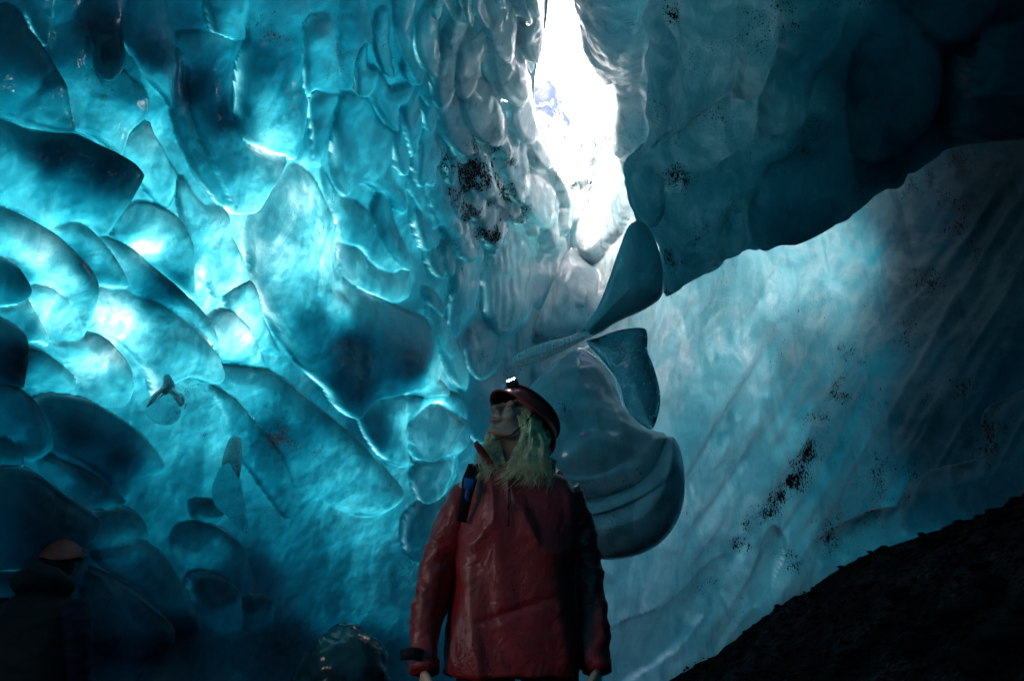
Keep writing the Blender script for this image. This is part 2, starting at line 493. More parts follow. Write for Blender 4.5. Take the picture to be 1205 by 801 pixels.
# ------------------------------------------------------------------ scallops traced on the wall (outline, steep side, relief)
D_R, D_L, D_B, D_T = (1, 0), (-1, 0), (0, 1), (0, -1)
D_RB, D_LB, D_RT = (.7, .7), (-.7, .7), (.7, -.7)
LOBES = [
    ([(-60, 20), (10, 10), (32, 35), (48, 55), (60, 80), (68, 112), (71, 135), (67, 155), (45, 157), (22, 150), (0, 139), (-60, 120)], D_RB, .5),
    ([(22, -40), (68, -40), (64, 10), (57, 46), (49, 56), (36, 40), (25, 10)], D_B, .4),
    ([(57, 52), (75, 32), (104, 30), (110, 60), (114, 88), (140, 80), (152, 92), (171, 106), (172, 135), (150, 155), (137, 182), (118, 168), (95, 155), (72, 150), (68, 115), (60, 80)], D_B, .35),
    ([(92, 20), (150, -40), (148, 36), (142, 75), (120, 90), (109, 72), (106, 35)], D_B, .5),
    ([(142, 36), (150, 62), (165, 87), (190, 110), (202, 122), (206, 60), (196, 0), (160, -20)], D_LB, .4),
    ([(138, 180), (143, 162), (172, 142), (185, 165), (195, 190), (207, 215), (190, 250), (165, 225), (148, 202)], D_T, .35),
    ([(-60, 125), (0, 141), (25, 152), (67, 157), (100, 170), (128, 183), (145, 200), (151, 215), (137, 245), (123, 279), (110, 270), (95, 262), (70, 262), (45, 268), (25, 255), (0, 243), (-60, 230)], D_RT, .45),
    ([(-60, 225), (0, 243), (40, 267), (70, 290), (95, 318), (107, 345), (104, 372), (97, 387), (91, 398), (84, 385), (68, 355), (45, 338), (25, 335), (10, 315), (0, 300), (-60, 270)], D_RT, .6),
    ([(45, 267), (70, 260), (88, 262), (105, 270), (118, 288), (131, 310), (141, 336), (125, 339), (108, 334), (95, 315), (72, 290)], D_R, .5),
    ([(118, 282), (132, 285), (165, 308), (197, 335), (224, 360), (245, 390), (256, 422), (240, 402), (213, 377), (180, 353), (145, 341), (135, 320)], D_RT, .8),
    ([(105, 345), (140, 338), (180, 352), (215, 377), (242, 404), (255, 426), (252, 443), (238, 449), (215, 441), (192, 452), (178, 470), (160, 430), (135, 400), (105, 388), (100, 370)], D_RB, .4),
    ([(128, 272), (135, 250), (148, 242), (165, 239), (187, 247), (203, 258), (217, 290), (222, 330), (224, 357), (195, 333), (165, 308), (130, 283)], D_R, .4),
    ([(27, 337), (50, 337), (70, 350), (86, 370), (93, 397), (85, 406), (60, 401), (45, 380), (35, 360)], D_RT, .5),
    ([(-60, 290), (0, 302), (15, 315), (26, 337), (20, 352), (0, 358), (-60, 350)], D_R, .5),
    ([(-3, 362), (15, 352), (30, 350), (40, 370), (49, 392), (50, 406), (40, 401), (20, 400), (8, 380)], D_R, .5),
    ([(-40, 365), (8, 378), (18, 400), (19, 450), (10, 460), (-40, 455)], D_R, .7),
    ([(18, 410), (40, 409), (65, 425), (86, 445), (89, 466), (70, 461), (45, 456), (22, 450)], D_T, .45),
    ([(60, 402), (90, 395), (110, 391), (126, 405), (141, 430), (151, 460), (152, 480), (153, 502), (130, 489), (100, 469), (88, 445), (75, 425)], D_RT, .45),
    ([(35, 475), (60, 464), (95, 470), (115, 480), (150, 500), (170, 515), (186, 532), (191, 552), (165, 560), (150, 592), (120, 562), (90, 541), (60, 522), (45, 500)], D_T, .5),
    ([(-60, 440), (0, 450), (20, 460), (35, 475), (46, 500), (56, 526), (40, 541), (25, 535), (20, 520), (0, 515), (-60, 490)], D_RT, .6),
    ([(-40, 512), (0, 514), (12, 520), (25, 535), (26, 549), (0, 546), (-40, 540)], D_RT, .6),
    ([(45, 540), (58, 532), (80, 545), (110, 562), (135, 580), (147, 592), (130, 602), (100, 601), (85, 590), (60, 566)], D_RT, .6),
    ([(-60, 540), (0, 545), (30, 550), (60, 570), (90, 590), (107, 606), (97, 640), (60, 645), (0, 645), (-60, 630)], D_RT, .5),
    ([(252, 430), (275, 426), (305, 432), (330, 447), (360, 470), (400, 500), (430, 530), (455, 555), (472, 582), (440, 602), (400, 600), (370, 585), (345, 590), (340, 560), (325, 530), (300, 500), (272, 462)], D_RT, .35),
    ([(247, 453), (275, 468), (300, 500), (325, 530), (342, 560), (346, 597), (330, 607), (315, 590), (300, 560), (280, 530), (260, 490)], D_RT, .35),
    ([(328, 212), (345, 193), (370, 210), (386, 240), (397, 270), (393, 300), (400, 325), (425, 340), (450, 352), (475, 365), (502, 378), (517, 395), (516, 425), (512, 457), (470, 462), (432, 467), (412, 487), (390, 476), (365, 448), (335, 411), (310, 375), (295, 345), (287, 318), (286, 288), (291, 258), (305, 235)], D_LB, .42),
    ([(201, 215), (212, 210), (227, 235), (241, 250), (246, 290), (241, 330), (250, 347), (235, 331), (222, 305), (212, 270), (204, 240)], D_L, .5),
    ([(238, 246), (260, 247), (266, 280), (276, 310), (281, 333), (262, 346), (246, 350), (239, 310), (235, 270)], D_R, .5),
    ([(258, 347), (272, 335), (286, 333), (296, 350), (306, 375), (320, 400), (326, 417), (305, 412), (290, 395), (270, 375), (260, 361)], D_T, .5),
    ([(240, 377), (258, 364), (276, 375), (293, 395), (304, 415), (306, 430), (275, 425), (255, 421), (245, 400)], D_T, .5),
    ([(235, -40), (240, 0), (248, 32), (258, 39), (287, 48), (290, 20), (294, -40)], D_LB, .6),
    ([(203, 40), (230, 35), (260, 42), (285, 50), (280, 80), (275, 105), (275, 130), (285, 160), (297, 173), (331, 180), (319, 205), (300, 240), (285, 251), (262, 248), (252, 225), (240, 200), (232, 165), (226, 130), (220, 80), (207, 62)], D_B, .4),
    ([(202, 58), (212, 58), (220, 100), (228, 130), (233, 160), (246, 190), (259, 215), (264, 233), (259, 241), (248, 238), (234, 220), (219, 195), (206, 160), (200, 120)], D_LB, .8),
    ([(294, -40), (345, -40), (361, 5), (354, 25), (350, 60), (352, 90), (360, 120), (355, 155), (341, 186), (330, 180), (300, 172), (281, 155), (275, 130), (273, 108), (280, 75), (290, 45)], D_LB, .42),
    ([(357, 18), (370, 14), (387, 17), (394, 40), (396, 75), (397, 100), (385, 106), (365, 103), (358, 112), (352, 95), (349, 60), (351, 30)], D_L, .55),
    ([(363, 106), (393, 105), (391, 130), (382, 160), (379, 196), (372, 196), (365, 170), (359, 130)], D_L, .5),
    ([(405, -40), (420, -40), (432, 20), (434, 46), (425, 48), (415, 70), (412, 97), (400, 100), (395, 60), (397, 20)], D_R, .5),
    ([(440, 22), (447, 7), (458, 10), (459, 40), (461, 70), (463, 86), (450, 83), (442, 60), (438, 40)], D_LB, .8),
    ([(487, 25), (500, -5), (509, 12), (516, 35), (514, 84), (498, 79), (487, 60), (484, 40)], D_LB, .8),
    ([(460, -30), (486, -30), (485, 30), (488, 65), (499, 81), (490, 96), (475, 72), (465, 40)], D_LB, .7),
    ([(471, 76), (480, 67), (491, 85), (502, 96), (488, 98), (476, 91)], D_LB, .9),
    ([(412, 76), (422, 49), (433, 47), (431, 70), (446, 80), (436, 100), (425, 108), (411, 102)], D_LB, .8),
    ([(434, 95), (447, 82), (456, 100), (475, 98), (491, 96), (481, 120), (468, 125), (461, 151), (450, 141), (440, 125), (433, 110)], D_LB, .8),
    ([(470, 125), (485, 105), (500, 90), (513, 84), (505, 101), (496, 111), (499, 127), (491, 152), (482, 183), (474, 165), (469, 145)], D_LB, .8),
    ([(461, 151), (470, 148), (482, 183), (481, 202), (470, 202), (460, 190), (457, 165)], D_LB, .9),
    ([(397, 105), (425, 109), (434, 117), (445, 141), (459, 153), (458, 170), (460, 195), (470, 215), (481, 232), (475, 251), (460, 240), (445, 225), (425, 215), (405, 231), (395, 215), (387, 180), (391, 140)], D_LB, .4),
    ([(420, 150), (430, 150), (436, 165), (433, 180), (425, 187), (419, 172)], D_B, .6),
    ([(378, 200), (390, 213), (402, 233), (425, 238), (446, 260), (470, 290), (481, 312), (460, 321), (440, 311), (425, 290), (400, 281), (390, 250)], D_LB, .45),
    ([(438, 246), (450, 220), (461, 240), (471, 270), (481, 300), (479, 320), (462, 306), (447, 280)], D_LB, .9),
    ([(393, 302), (405, 280), (425, 290), (445, 310), (470, 320), (482, 322), (481, 352), (460, 356), (440, 346), (415, 336), (400, 326)], D_LB, .7),
    ([(480, 440), (500, 425), (512, 440), (520, 460), (500, 466), (485, 468)], D_RB, .8),
    ([(415, 480), (440, 468), (475, 465), (478, 500), (482, 530), (490, 545), (465, 545), (440, 530), (422, 505)], D_LB, .5),
    ([(475, 505), (490, 488), (510, 475), (525, 485), (538, 492), (525, 510), (515, 525), (500, 540), (485, 530)], D_RB, .9),
    ([(475, 470), (510, 460), (536, 462), (542, 485), (530, 492), (515, 474), (495, 480), (478, 500)], D_T, .8),
    ([(510, 520), (530, 500), (543, 490), (548, 510), (540, 530), (520, 540)], D_R, .7),
    ([(490, 545), (520, 540), (536, 528), (535, 560), (515, 585), (495, 590), (485, 570)], D_LB, .5),
    ([(470, 620), (480, 598), (505, 585), (525, 590), (525, 650), (500, 665), (480, 655)], D_L, .6),
    # rounded mounds at the foot of the left wall
    ([(85, 610), (110, 597), (140, 598), (165, 612), (175, 635), (160, 655), (130, 650), (95, 640)], D_T, .6),
    ([(108, 650), (125, 634), (150, 632), (178, 645), (200, 672), (220, 705), (232, 735), (215, 745), (185, 720), (160, 690), (130, 675)], D_RT, .7),
    ([(205, 628), (225, 614), (250, 615), (275, 628), (290, 655), (297, 690), (280, 700), (262, 680), (240, 668), (212, 660)], D_T, .5),
    ([(218, 680), (240, 670), (262, 678), (280, 700), (285, 735), (265, 745), (240, 735), (225, 710)], D_T, .55),
    ([(224, 590), (240, 585), (258, 590), (266, 605), (255, 618), (235, 616), (225, 606)], D_T, .7),
    ([(285, 702), (300, 697), (318, 705), (320, 735), (300, 745), (285, 735)], D_T, .5),
    ([(98, 668), (130, 678), (165, 705), (195, 735), (190, 770), (140, 780), (100, 740)], D_RT, .5),
    ([(-40, 625), (0, 620), (35, 632), (55, 650), (45, 672), (0, 668), (-40, 660)], D_T, .6),
    ([(-40, 665), (0, 668), (40, 672), (55, 690), (30, 710), (-40, 705)], D_T, .6),
    ([(60, 645), (95, 645), (105, 665), (95, 690), (65, 680)], D_T, .5),
    # grey, front-lit scales near the skylight
    (ell(527, 70, 17, 55, 14), D_LB, .8), (ell(553, 60, 19, 52, 20), D_LB, .8), (ell(588, 22, 24, 42, -6), D_LB, .7),
    (ell(598, 82, 24, 40, -12), D_LB, .7), (ell(533, 140, 22, 42, -18), D_LB, .7), (ell(566, 128, 27, 42, -25), D_LB, .7),
    (ell(628, 30, 16, 40, 6), D_LB, .8), (ell(612, 128, 20, 42, -8), D_LB, .7), (ell(598, 190, 20, 48, -12), D_LB, .7),
    (ell(560, 196, 18, 32, 0), D_LB, .8), (ell(500, 168, 13, 48, 6), D_LB, .9), (ell(498, 250, 13, 45, -4), D_LB, .9),
    (ell(520, 236, 16, 42, -12), D_LB, .8), (ell(540, 275, 17, 34, -20), D_LB, .8), (ell(574, 262, 18, 30, -10), D_LB, .9),
    (ell(622, 232, 22, 42, -30), D_LB, .7), (ell(545, 340, 18, 55, 12), D_L, .5), (ell(598, 335, 34, 62, 4), D_LB, .35),
    (ell(645, 318, 17, 44, 18), D_R, .6), (ell(517, 390, 12, 34, -24), D_LB, 1.0), (ell(535, 420, 13, 36, -18), D_LB, .9),
    (ell(508, 356, 8, 18, -30), D_LB, 1.2), (ell(570, 410, 26, 34, 0), D_LB, .4), (ell(565, 470, 26, 50, 0), D_B, .3),
    (ell(655, 215, 13, 30, -30), D_LB, .8), (ell(640, 160, 11, 30, -18), D_L, .8), (ell(635, 95, 9, 24, 0), D_L, .8),
    (ell(590, 300, 20, 26, 20), D_B, .5), (ell(555, 235, 13, 20, 10), D_LB, 1.1), (ell(575, 215, 13, 18, 30), D_LB, 1.1), (ell(588, 245, 14, 14, 0), D_RB, 1.0),
    # flank right of the skylight and the glassy plates under it
    ([(685, -40), (757, -40), (758, 60), (755, 120), (761, 168), (742, 190), (729, 172), (727, 110), (708, 72), (692, 35)], D_L, .4),
    ([(715, 100), (735, 90), (752, 120), (757, 165), (740, 190), (727, 170)], D_L, .5),
    ([(676, 262), (700, 250), (722, 225), (738, 205), (742, 235), (741, 262), (722, 290), (702, 312), (682, 302)], D_LB, .5),
    ([(661, 310), (678, 294), (692, 310), (706, 326), (702, 350), (690, 380), (660, 396), (633, 402), (632, 384), (645, 350)], D_L, .8),
    ([(672, 330), (688, 322), (698, 345), (688, 372), (668, 372), (664, 350)], D_RB, .8),
    ([(625, 430), (660, 415), (692, 404), (684, 440), (667, 478), (650, 494), (638, 470)], D_RB, .5),
    # right wall: long flowing ribs
    ([(880, 700), (895, 650), (915, 620), (925, 640), (912, 680), (890, 715)], D_R, .45),
    ([(720, 740), (800, 700), (860, 650), (850, 700), (800, 760), (740, 801), (700, 801)], D_B, .2),
    ([(1040, 620), (1070, 580), (1110, 555), (1160, 540), (1165, 500), (1190, 480), (1260, 470), (1260, 600), (1150, 610), (1080, 630)], D_T, .35),
    ([(960, 640), (1000, 615), (1050, 600), (1080, 610), (1060, 640), (1000, 660), (965, 665)], D_T, .5),
]
CENTRE = np.array([(496, -40), (640, -40), (626, 60), (622, 120), (640, 190), (672, 250), (650, 300), (600, 260), (540, 330), (505, 330), (488, 230), (500, 100)], float)
for gx_ in range(490, 680, 17):
    for gy_ in range(-40, 340, 33):
        cx, cy = gx_ + RNG.uniform(-7, 7), gy_ + RNG.uniform(-12, 12) + (gx_ % 2) * 14
        if poly_dist(np.array([cx]), np.array([cy]), CENTRE)[0][0] > 3:
            LOBES.append((ell(cx, cy, RNG.uniform(6, 11), RNG.uniform(16, 30), RNG.uniform(-28, 14), 10), D_LB, RNG.uniform(1.0, 1.5)))
# off-frame scallops keep the wall going to both sides
for _ in range(60):
    side = RNG.random()
    if side < .5: cx, cy = RNG.uniform(-700, -90), RNG.uniform(-200, 800)
    elif side < .85: cx, cy = RNG.uniform(-400, 900), RNG.uniform(-600, -80)
    else: cx, cy = RNG.uniform(1290, 1900), RNG.uniform(-300, 600)
    r = RNG.uniform(30, 85)
    LOBES.append((ell(cx, cy, r * .75, r * 1.5, RNG.uniform(-50, 10)), D_RB, .45))

HOLE = catmull([(650, -26), (643, 30), (633, 75), (629, 105), (630, 140), (640, 172), (652, 203), (668, 232), (682, 256), (693, 244), (708, 215), (720, 188), (727, 150), (724, 105), (708, 78), (694, 52), (680, 12), (668, -26)], 6)


# unseen gap cut in the roof so sky light reaches the slab's back
ROOF_LIGHT_GAP = np.array([(790, -70), (790, 150), (825, 185), (870, 165), (885, 90), (885, -70)], float)


def axis(lo, hi, step, end_lo, end_hi, grow=1.10):
    a = list(np.arange(lo, hi + step, step))
    s = step
    while a[-1] < end_hi:
        s *= grow; a.append(a[-1] + s)
    s = step
    while a[0] > end_lo:
        s *= grow; a.insert(0, a[0] - s)
    return np.array(a)


def build_cave():
    us = axis(-50, 1255, 2.1, -4200, 4200)
    vs = axis(-50, 840, 2.1, -3600, 1250)
    U, V = np.meshgrid(us, vs)
    hd, hx, hy = poly_dist(U, V, HOLE)
    snap = (hd > 0) & (hd < 2.3)
    U = np.where(snap, hx, U); V = np.where(snap, hy, V)
    P = cave_pt(U, V, hd)
    depth = np.linalg.norm(P - CAM, axis=-1)
    # base frame
    du = np.gradient(P, axis=1); dv = np.gradient(P, axis=0)
    N = np.cross(du, dv)
    N /= np.linalg.norm(N, axis=-1, keepdims=True) + 1e-12
    flip = np.sum(N * (P - CAM), -1) > 0
    N[flip] *= -1
    Tu = du / (np.linalg.norm(du, axis=-1, keepdims=True) + 1e-12)
    Tv = dv / (np.linalg.norm(dv, axis=-1, keepdims=True) + 1e-12)
    # traced scallops
    wx = fbm(np.stack([U / 55, V / 55, U * 0], -1), 2, 3) * 5
    wy = fbm(np.stack([U / 55, V / 55, U * 0 + 9], -1), 2, 5) * 5
    UW, VW = U + wx, V + wy
    best = np.zeros(U.shape); own = np.full(U.shape, -1)
    rim_glint = np.zeros(U.shape); crease_dark = np.zeros(U.shape)
    shx = np.zeros(U.shape); shy = np.zeros(U.shape); rimv = np.zeros(U.shape)
    for li, (pts, dr, hf) in enumerate(LOBES):
        poly = catmull(pts, 4)
        x0, y0 = poly.min(0) - 8; x1, y1 = poly.max(0) + 8
        c0, c1 = np.searchsorted(us, (x0, x1)); r0, r1 = np.searchsorted(vs, (y0, y1))
        if c1 - c0 < 2 or r1 - r0 < 2:
            continue
        sl = (slice(r0, r1), slice(c0, c1))
        d, _, _ = poly_dist(UW[sl], VW[sl], poly)
        Rr = max(d.max(), 2.0)
        cx, cy = poly.mean(0)
        ex, ey = UW[sl] - cx, VW[sl] - cy
        el = np.sqrt(ex * ex + ey * ey) + 1e-6
        dl = math.hypot(*dr); dx_, dy_ = dr[0] / dl, dr[1] / dl
        kd = smooth(-.5, .9, (ex * dx_ + ey * dy_) / el)
        w = Rr * (1.15 * (1 - kd) + 0.50 * kd)
        s = np.clip(d / w, 0, 1)
        prof = np.sqrt(np.maximum(0, 1 - (1 - s) ** 2))
        tilt = 1 + 0.28 * np.clip((ex * dx_ + ey * dy_) / (Rr * 1.6), -1.2, 1.2)
        lipw = max(2.5, min(7.0, Rr * .16))
        lip = np.exp(-((d - lipw * 1.1) / (lipw * .55)) ** 2) * kd * np.clip(.9 / max(hf, .3) * .10, .04, .16)
        h = hf * Rr * (prof * tilt + lip * 1.0) * (d > 0)
        m = h > best[sl]
        best[sl] = np.where(m, h, best[sl]); own[sl] = np.where(m, li, own[sl])
        crease_dark[sl] = np.where(m, np.exp(-(d / 2.4) ** 2), crease_dark[sl])
        rim_glint[sl] = np.where(m, np.exp(-(d / (lipw * .8)) ** 2) * kd, rim_glint[sl])
        shx[sl] = np.where(m, dx_ * h, shx[sl]); shy[sl] = np.where(m, dy_ * h, shy[sl])
    sc = (depth / FPX)[..., None]
    # broad swell and fine melt scallops
    swell = fbm(P * 0.8, 3, 11) * 0.10 + fbm(P * 2.3, 2, 23) * 0.035
    fine = fbm(P * 6.0, 3, 31) * 0.012
    ridge = (1 - np.abs(fbm(np.stack([U / 9, V / 80, U * 0 + 3], -1), 3, 19)) * 2) * np.exp(-((U - 590) / 55) ** 2 - ((V - 350) / 80) ** 2)
    fine = fine + ridge * .035 + fbm(P * np.array([16, 16, 9.]), 2, 37) * .006
    # long flow ridges down the right wall
    ac, al = U * .855 + V * .52, -U * .52 + V * .855
    rr_ = (1 - np.abs(fbm(np.stack([ac / 42, al / 330, U * 0 + 5], -1), 3, 43)) * 2.2)
    rmask = smooth(770, 830, U) * smooth(150, 300, V)
    fine = fine + rmask * (rr_ * .055 + fbm(np.stack([ac / 13, al / 60, U * 0], -1), 3, 47) * .010)
    far = smooth(0, 300, np.maximum(np.maximum(-U, U - W), np.maximum(-V, V - H)))
    swell = swell + far * fbm(P * 1.4, 3, 41) * 0.25
    # edge of the skylight curls up
    curl = np.exp(-np.maximum(-hd, 0) / 7.0) * 0.10
    disp = N * (best[..., None] * sc * 1.15 + (swell + fine)[..., None]) + (Tu * shx[..., None] + Tv * shy[..., None]) * sc * 0.30
    damp = smooth(0, 10, -hd)[..., None]
    P2 = P + disp * damp + np.array([0, 0, 1.0]) * curl[..., None]
    painted_lum = np.clip(idw(U, V, PAINTED_BRIGHTNESS), 0.008, 1)
    tau = TAU_0 - np.log(painted_lum) * TAU_K + best * sc[..., 0] * 2.4 * (1 - smooth(0, .6, frost_light_f(U, V)))
    tau = tau + .38 * smooth(770, 830, U) + .9 * smooth(1000, 1220, U)  # more depth on the right wall; its far end painted into shade
    rn = smooth(-.4, .2, fbm(P * 2.6, 2, 71))
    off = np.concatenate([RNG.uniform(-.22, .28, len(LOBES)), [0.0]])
    tau = tau + off[own] * (1 - rim_glint)
    tau = tau * (1 - .92 * rim_glint * rn) + 1.1 * crease_dark * (1 - rn)  # bright glints along rims and dark crease lines painted into the depth
    frost = frost_light_f(U, V)
    dirt = np.maximum(gauss_sum(U, V, DIRT), .46 * smooth(-.15, .5, fbm(P * 1.7, 2, 83)))
    # faces
    nr, nc = U.shape
    idx = np.arange(nr * nc).reshape(nr, nc)
    F = np.stack([idx[:-1, :-1], idx[1:, :-1], idx[1:, 1:], idx[:-1, 1:]], -1).reshape(-1, 4)
    hole_in = ((hd > 0)).ravel()
    low = (P2[..., 2] < -1.2).ravel()
    rd, _, _ = poly_dist(U, V, ROOF_LIGHT_GAP)
    hole_in |= (rd > 0).ravel()
    kill = hole_in[F].all(1) | low[F].all(1)
    F = F[~kill]
    V3 = P2.reshape(-1, 3)
    # normals of the joined surface so the parts meet without a seam
    fn = np.cross(V3[F[:, 2]] - V3[F[:, 0]], V3[F[:, 3]] - V3[F[:, 1]])
    VN = np.zeros_like(V3)
    for k in range(4):
        for c in range(3):
            VN[:, c] += np.bincount(F[:, k], fn[:, c], len(V3))
    VN /= np.linalg.norm(VN, axis=1, keepdims=True) + 1e-12
    ow = own.ravel()[F]
    fo = np.sort(ow, 1)[:, 2]
    at = {"painted_depth": tau.ravel(), "frost": frost.ravel(), "dirt": dirt.ravel()}

    def piece(name, mask, parent):
        f = F[mask]
        u, inv = np.unique(f, return_inverse=True)
        return mesh_obj(name, V3[u], inv.reshape(-1, 4), ICE, parent, True, {k: v[u] for k, v in at.items()}, VN[u])

    wall = piece("cave_wall", fo < 0, None)
    tag(wall, "scalloped translucent blue glacier ice enclosing the cave", None, None, "structure")
    for li in range(len(LOBES)):
        mk = fo == li
        if mk.sum() > 3:
            piece("ice_scallop", mk, wall)
    return wall


def frost_light_f(U, V):
    return np.clip(idw(U, V, FROST_LIGHT, 40.0, 3.0), 0, 1)


WALL = build_cave()


def build_back():
    """the part of the cave behind the camera"""
    na, nb = 96, 40
    ang = np.linspace(0, 2 * math.pi, na, endpoint=False)
    th = np.linspace(R(76), R(180), nb)
    A, T = np.meshgrid(ang, th)
    d = np.cos(T)[..., None] * FWD + (np.sin(T) * np.cos(A))[..., None] * RGT + (np.sin(T) * np.sin(A))[..., None] * UPV
    P = CAM + d * (cave_t(d) * 1.05)[..., None]
    P += d * (fbm(P * 0.9, 3, 77) * 0.25)[..., None]
    idx = np.arange(na * nb).reshape(nb, na)
    nxt = np.roll(idx, -1, 1)
    F = np.stack([idx[:-1], nxt[:-1], nxt[1:], idx[1:]], -1).reshape(-1, 4)
    n = na * nb
    # unseen cave mouth behind left, sized and placed to light the jacket's left side
    mo = np.array([-.97, -.14, .24]); mo /= np.linalg.norm(mo)
    dn = (d / np.linalg.norm(d, axis=-1, keepdims=True)).reshape(-1, 3)
    F = F[(dn[F].mean(1) @ mo) < math.cos(R(12.5))]
    o = mesh_obj("cave_wall_rear", P.reshape(-1, 3), F, ICE, None, True, {"painted_depth": np.full(n, 3.2), "frost": np.full(n, .35), "dirt": np.full(n, .3)})
    tag(o, "dark thick ice wall behind the viewer", None, None, "structure")


build_back()


def build_shaft():
    """walls of the melt shaft above the skylight, up to the glacier surface"""
    ring = HOLE
    n = len(ring)
    base = cave_pt(ring[:, 0], ring[:, 1], np.zeros(len(ring)))
    c = base.mean(0)
    rows = 26
    far_ = smooth(-.3, .9, base[:, 1] - c[1] + .5 * (base[:, 0] - c[0]))
    V = []
    for k in range(rows):
        t = k / (rows - 1)
        p = base + (base - c) * np.array([1, 1, 0]) * ((0.01 + 0.9 * t * (1 - far_)) [:, None]) + np.array([0.10, 0.15, 0.0]) * t
        p[:, 2] += 0.03 + (0.75 + 1.0 * far_) * t * (1 - .25 * (base[:, 1] - c[1]) / 2)
        out = (base - c) * np.array([1, 1, 0]); out /= np.linalg.norm(out, axis=1, keepdims=True) + 1e-9
        p += out * (np.abs(fbm(p * np.array([3.0, 3.0, 4.5]), 3, 91)) * 0.22 * min(1, t * 3))[:, None]
        V.append(p)
    V = np.array(V)
    idx = np.arange(rows * n).reshape(rows, n); nx = np.roll(idx, -1, 1)
    F = np.stack([idx[:-1], idx[1:], nx[1:], nx[:-1]], -1).reshape(-1, 4)
    m = rows * n
    o = mesh_obj("ice_shaft", V.reshape(-1, 3), F, ICE, WALL, True, {"painted_depth": np.full(m, .7), "frost": np.full(m, .9), "dirt": np.full(m, 0.0)})
    return o


build_shaft()

def build_added_snow_slope():  # slope added outside so the skylight shows white
    xs = np.linspace(-70, 70, 90); ys = np.linspace(11, 75, 60)
    X, Y = np.meshgrid(xs, ys)
    Z = 5.0 + (Y - 11) * 1.45 + fbm(np.stack([X * .12, Y * .12, X * 0], -1), 4, 201) * 0.7
    i = np.arange(X.size).reshape(X.shape)
    F = np.stack([i[:-1, :-1], i[:-1, 1:], i[1:, 1:], i[1:, :-1]], -1).reshape(-1, 4)
    tag(mesh_obj("added_snow_slope", np.stack([X, Y, Z], -1).reshape(-1, 3), F, principled("added_snow", (.82, .84, .86), .8, .2, .6, .06, .3, 3)), "white snowy slope added outside to whiten the view through the skylight", None, None, "structure")


build_added_snow_slope()

def make_glassy():
    k = NT("glassy_ice_edge")
    P = k.pos()
    st = k.noise(k.mapping(P, (0, 0.5, 0), (60.0, 60.0, 6.0)), 1.0, 3.0, 0.6, 0.3)
    b = k.bump(st, .5, .01)
    tr = k.n("ShaderNodeBsdfTranslucent"); tr.inputs[0].default_value = (.86, .95, .98, 1); k.l(b, tr.inputs["Normal"])
    gz = k.n("ShaderNodeBsdfGlass"); gz.inputs["IOR"].default_value = 1.31; gz.inputs["Roughness"].default_value = .05; gz.inputs[0].default_value = (.8, .93, .97, 1); k.l(b, gz.inputs["Normal"])
    gl = k.n("ShaderNodeBsdfGlossy"); gl.inputs["Roughness"].default_value = .08; k.l(b, gl.inputs["Normal"])
    fr = k.n("ShaderNodeFresnel"); fr.inputs[0].default_value = 1.5
    df = k.n("ShaderNodeBsdfDiffuse"); df.inputs[0].default_value = (.85, .92, .95, 1); k.l(b, df.inputs["Normal"])
    k.l(k.mixs(fr.outputs[0], k.mixs(k.ramp(st, .40, .60, .35, .95), gz.outputs[0], k.mixs(.5, tr.outputs[0], df.outputs[0])), gl.outputs[0]), k.out.inputs[0])
    return k.m


GLASSY = make_glassy()
# ------------------------------------------------------------------ free-standing and hanging ice bodies
def ray_plane(x, y, p0, n):
    d = pdir(x, y)
    n = np.array(n, float); n /= np.linalg.norm(n)
    t = np.dot(n, np.array(p0) - CAM) / np.tensordot(d, n, axes=([-1], [0]))
    return CAM + d * t[..., None], n


def lobe_field(U, V, lobes):
    best = np.zeros(U.shape)
    for pts, dr, hf in lobes:
        poly = catmull(pts, 5)
        d, _, _ = poly_dist(U, V, poly)
        Rr = max(d.max(), 2.0)
        cx, cy = poly.mean(0)
        ex, ey = U - cx, V - cy
        el = np.sqrt(ex * ex + ey * ey) + 1e-6
        dl = math.hypot(*dr); dx_, dy_ = dr[0] / dl, dr[1] / dl
        kd = smooth(-.5, .9, (ex * dx_ + ey * dy_) / el)
        s = np.clip(d / (Rr * (1.15 * (1 - kd) + .3 * kd)), 0, 1)
        prof = np.sqrt(np.maximum(0, 1 - (1 - s) ** 2)) * (1 + .4 * np.clip((ex * dx_ + ey * dy_) / (Rr * 1.6), -1.2, 1.2))
        best = np.maximum(best, hf * Rr * prof * (d > 0))
    return best


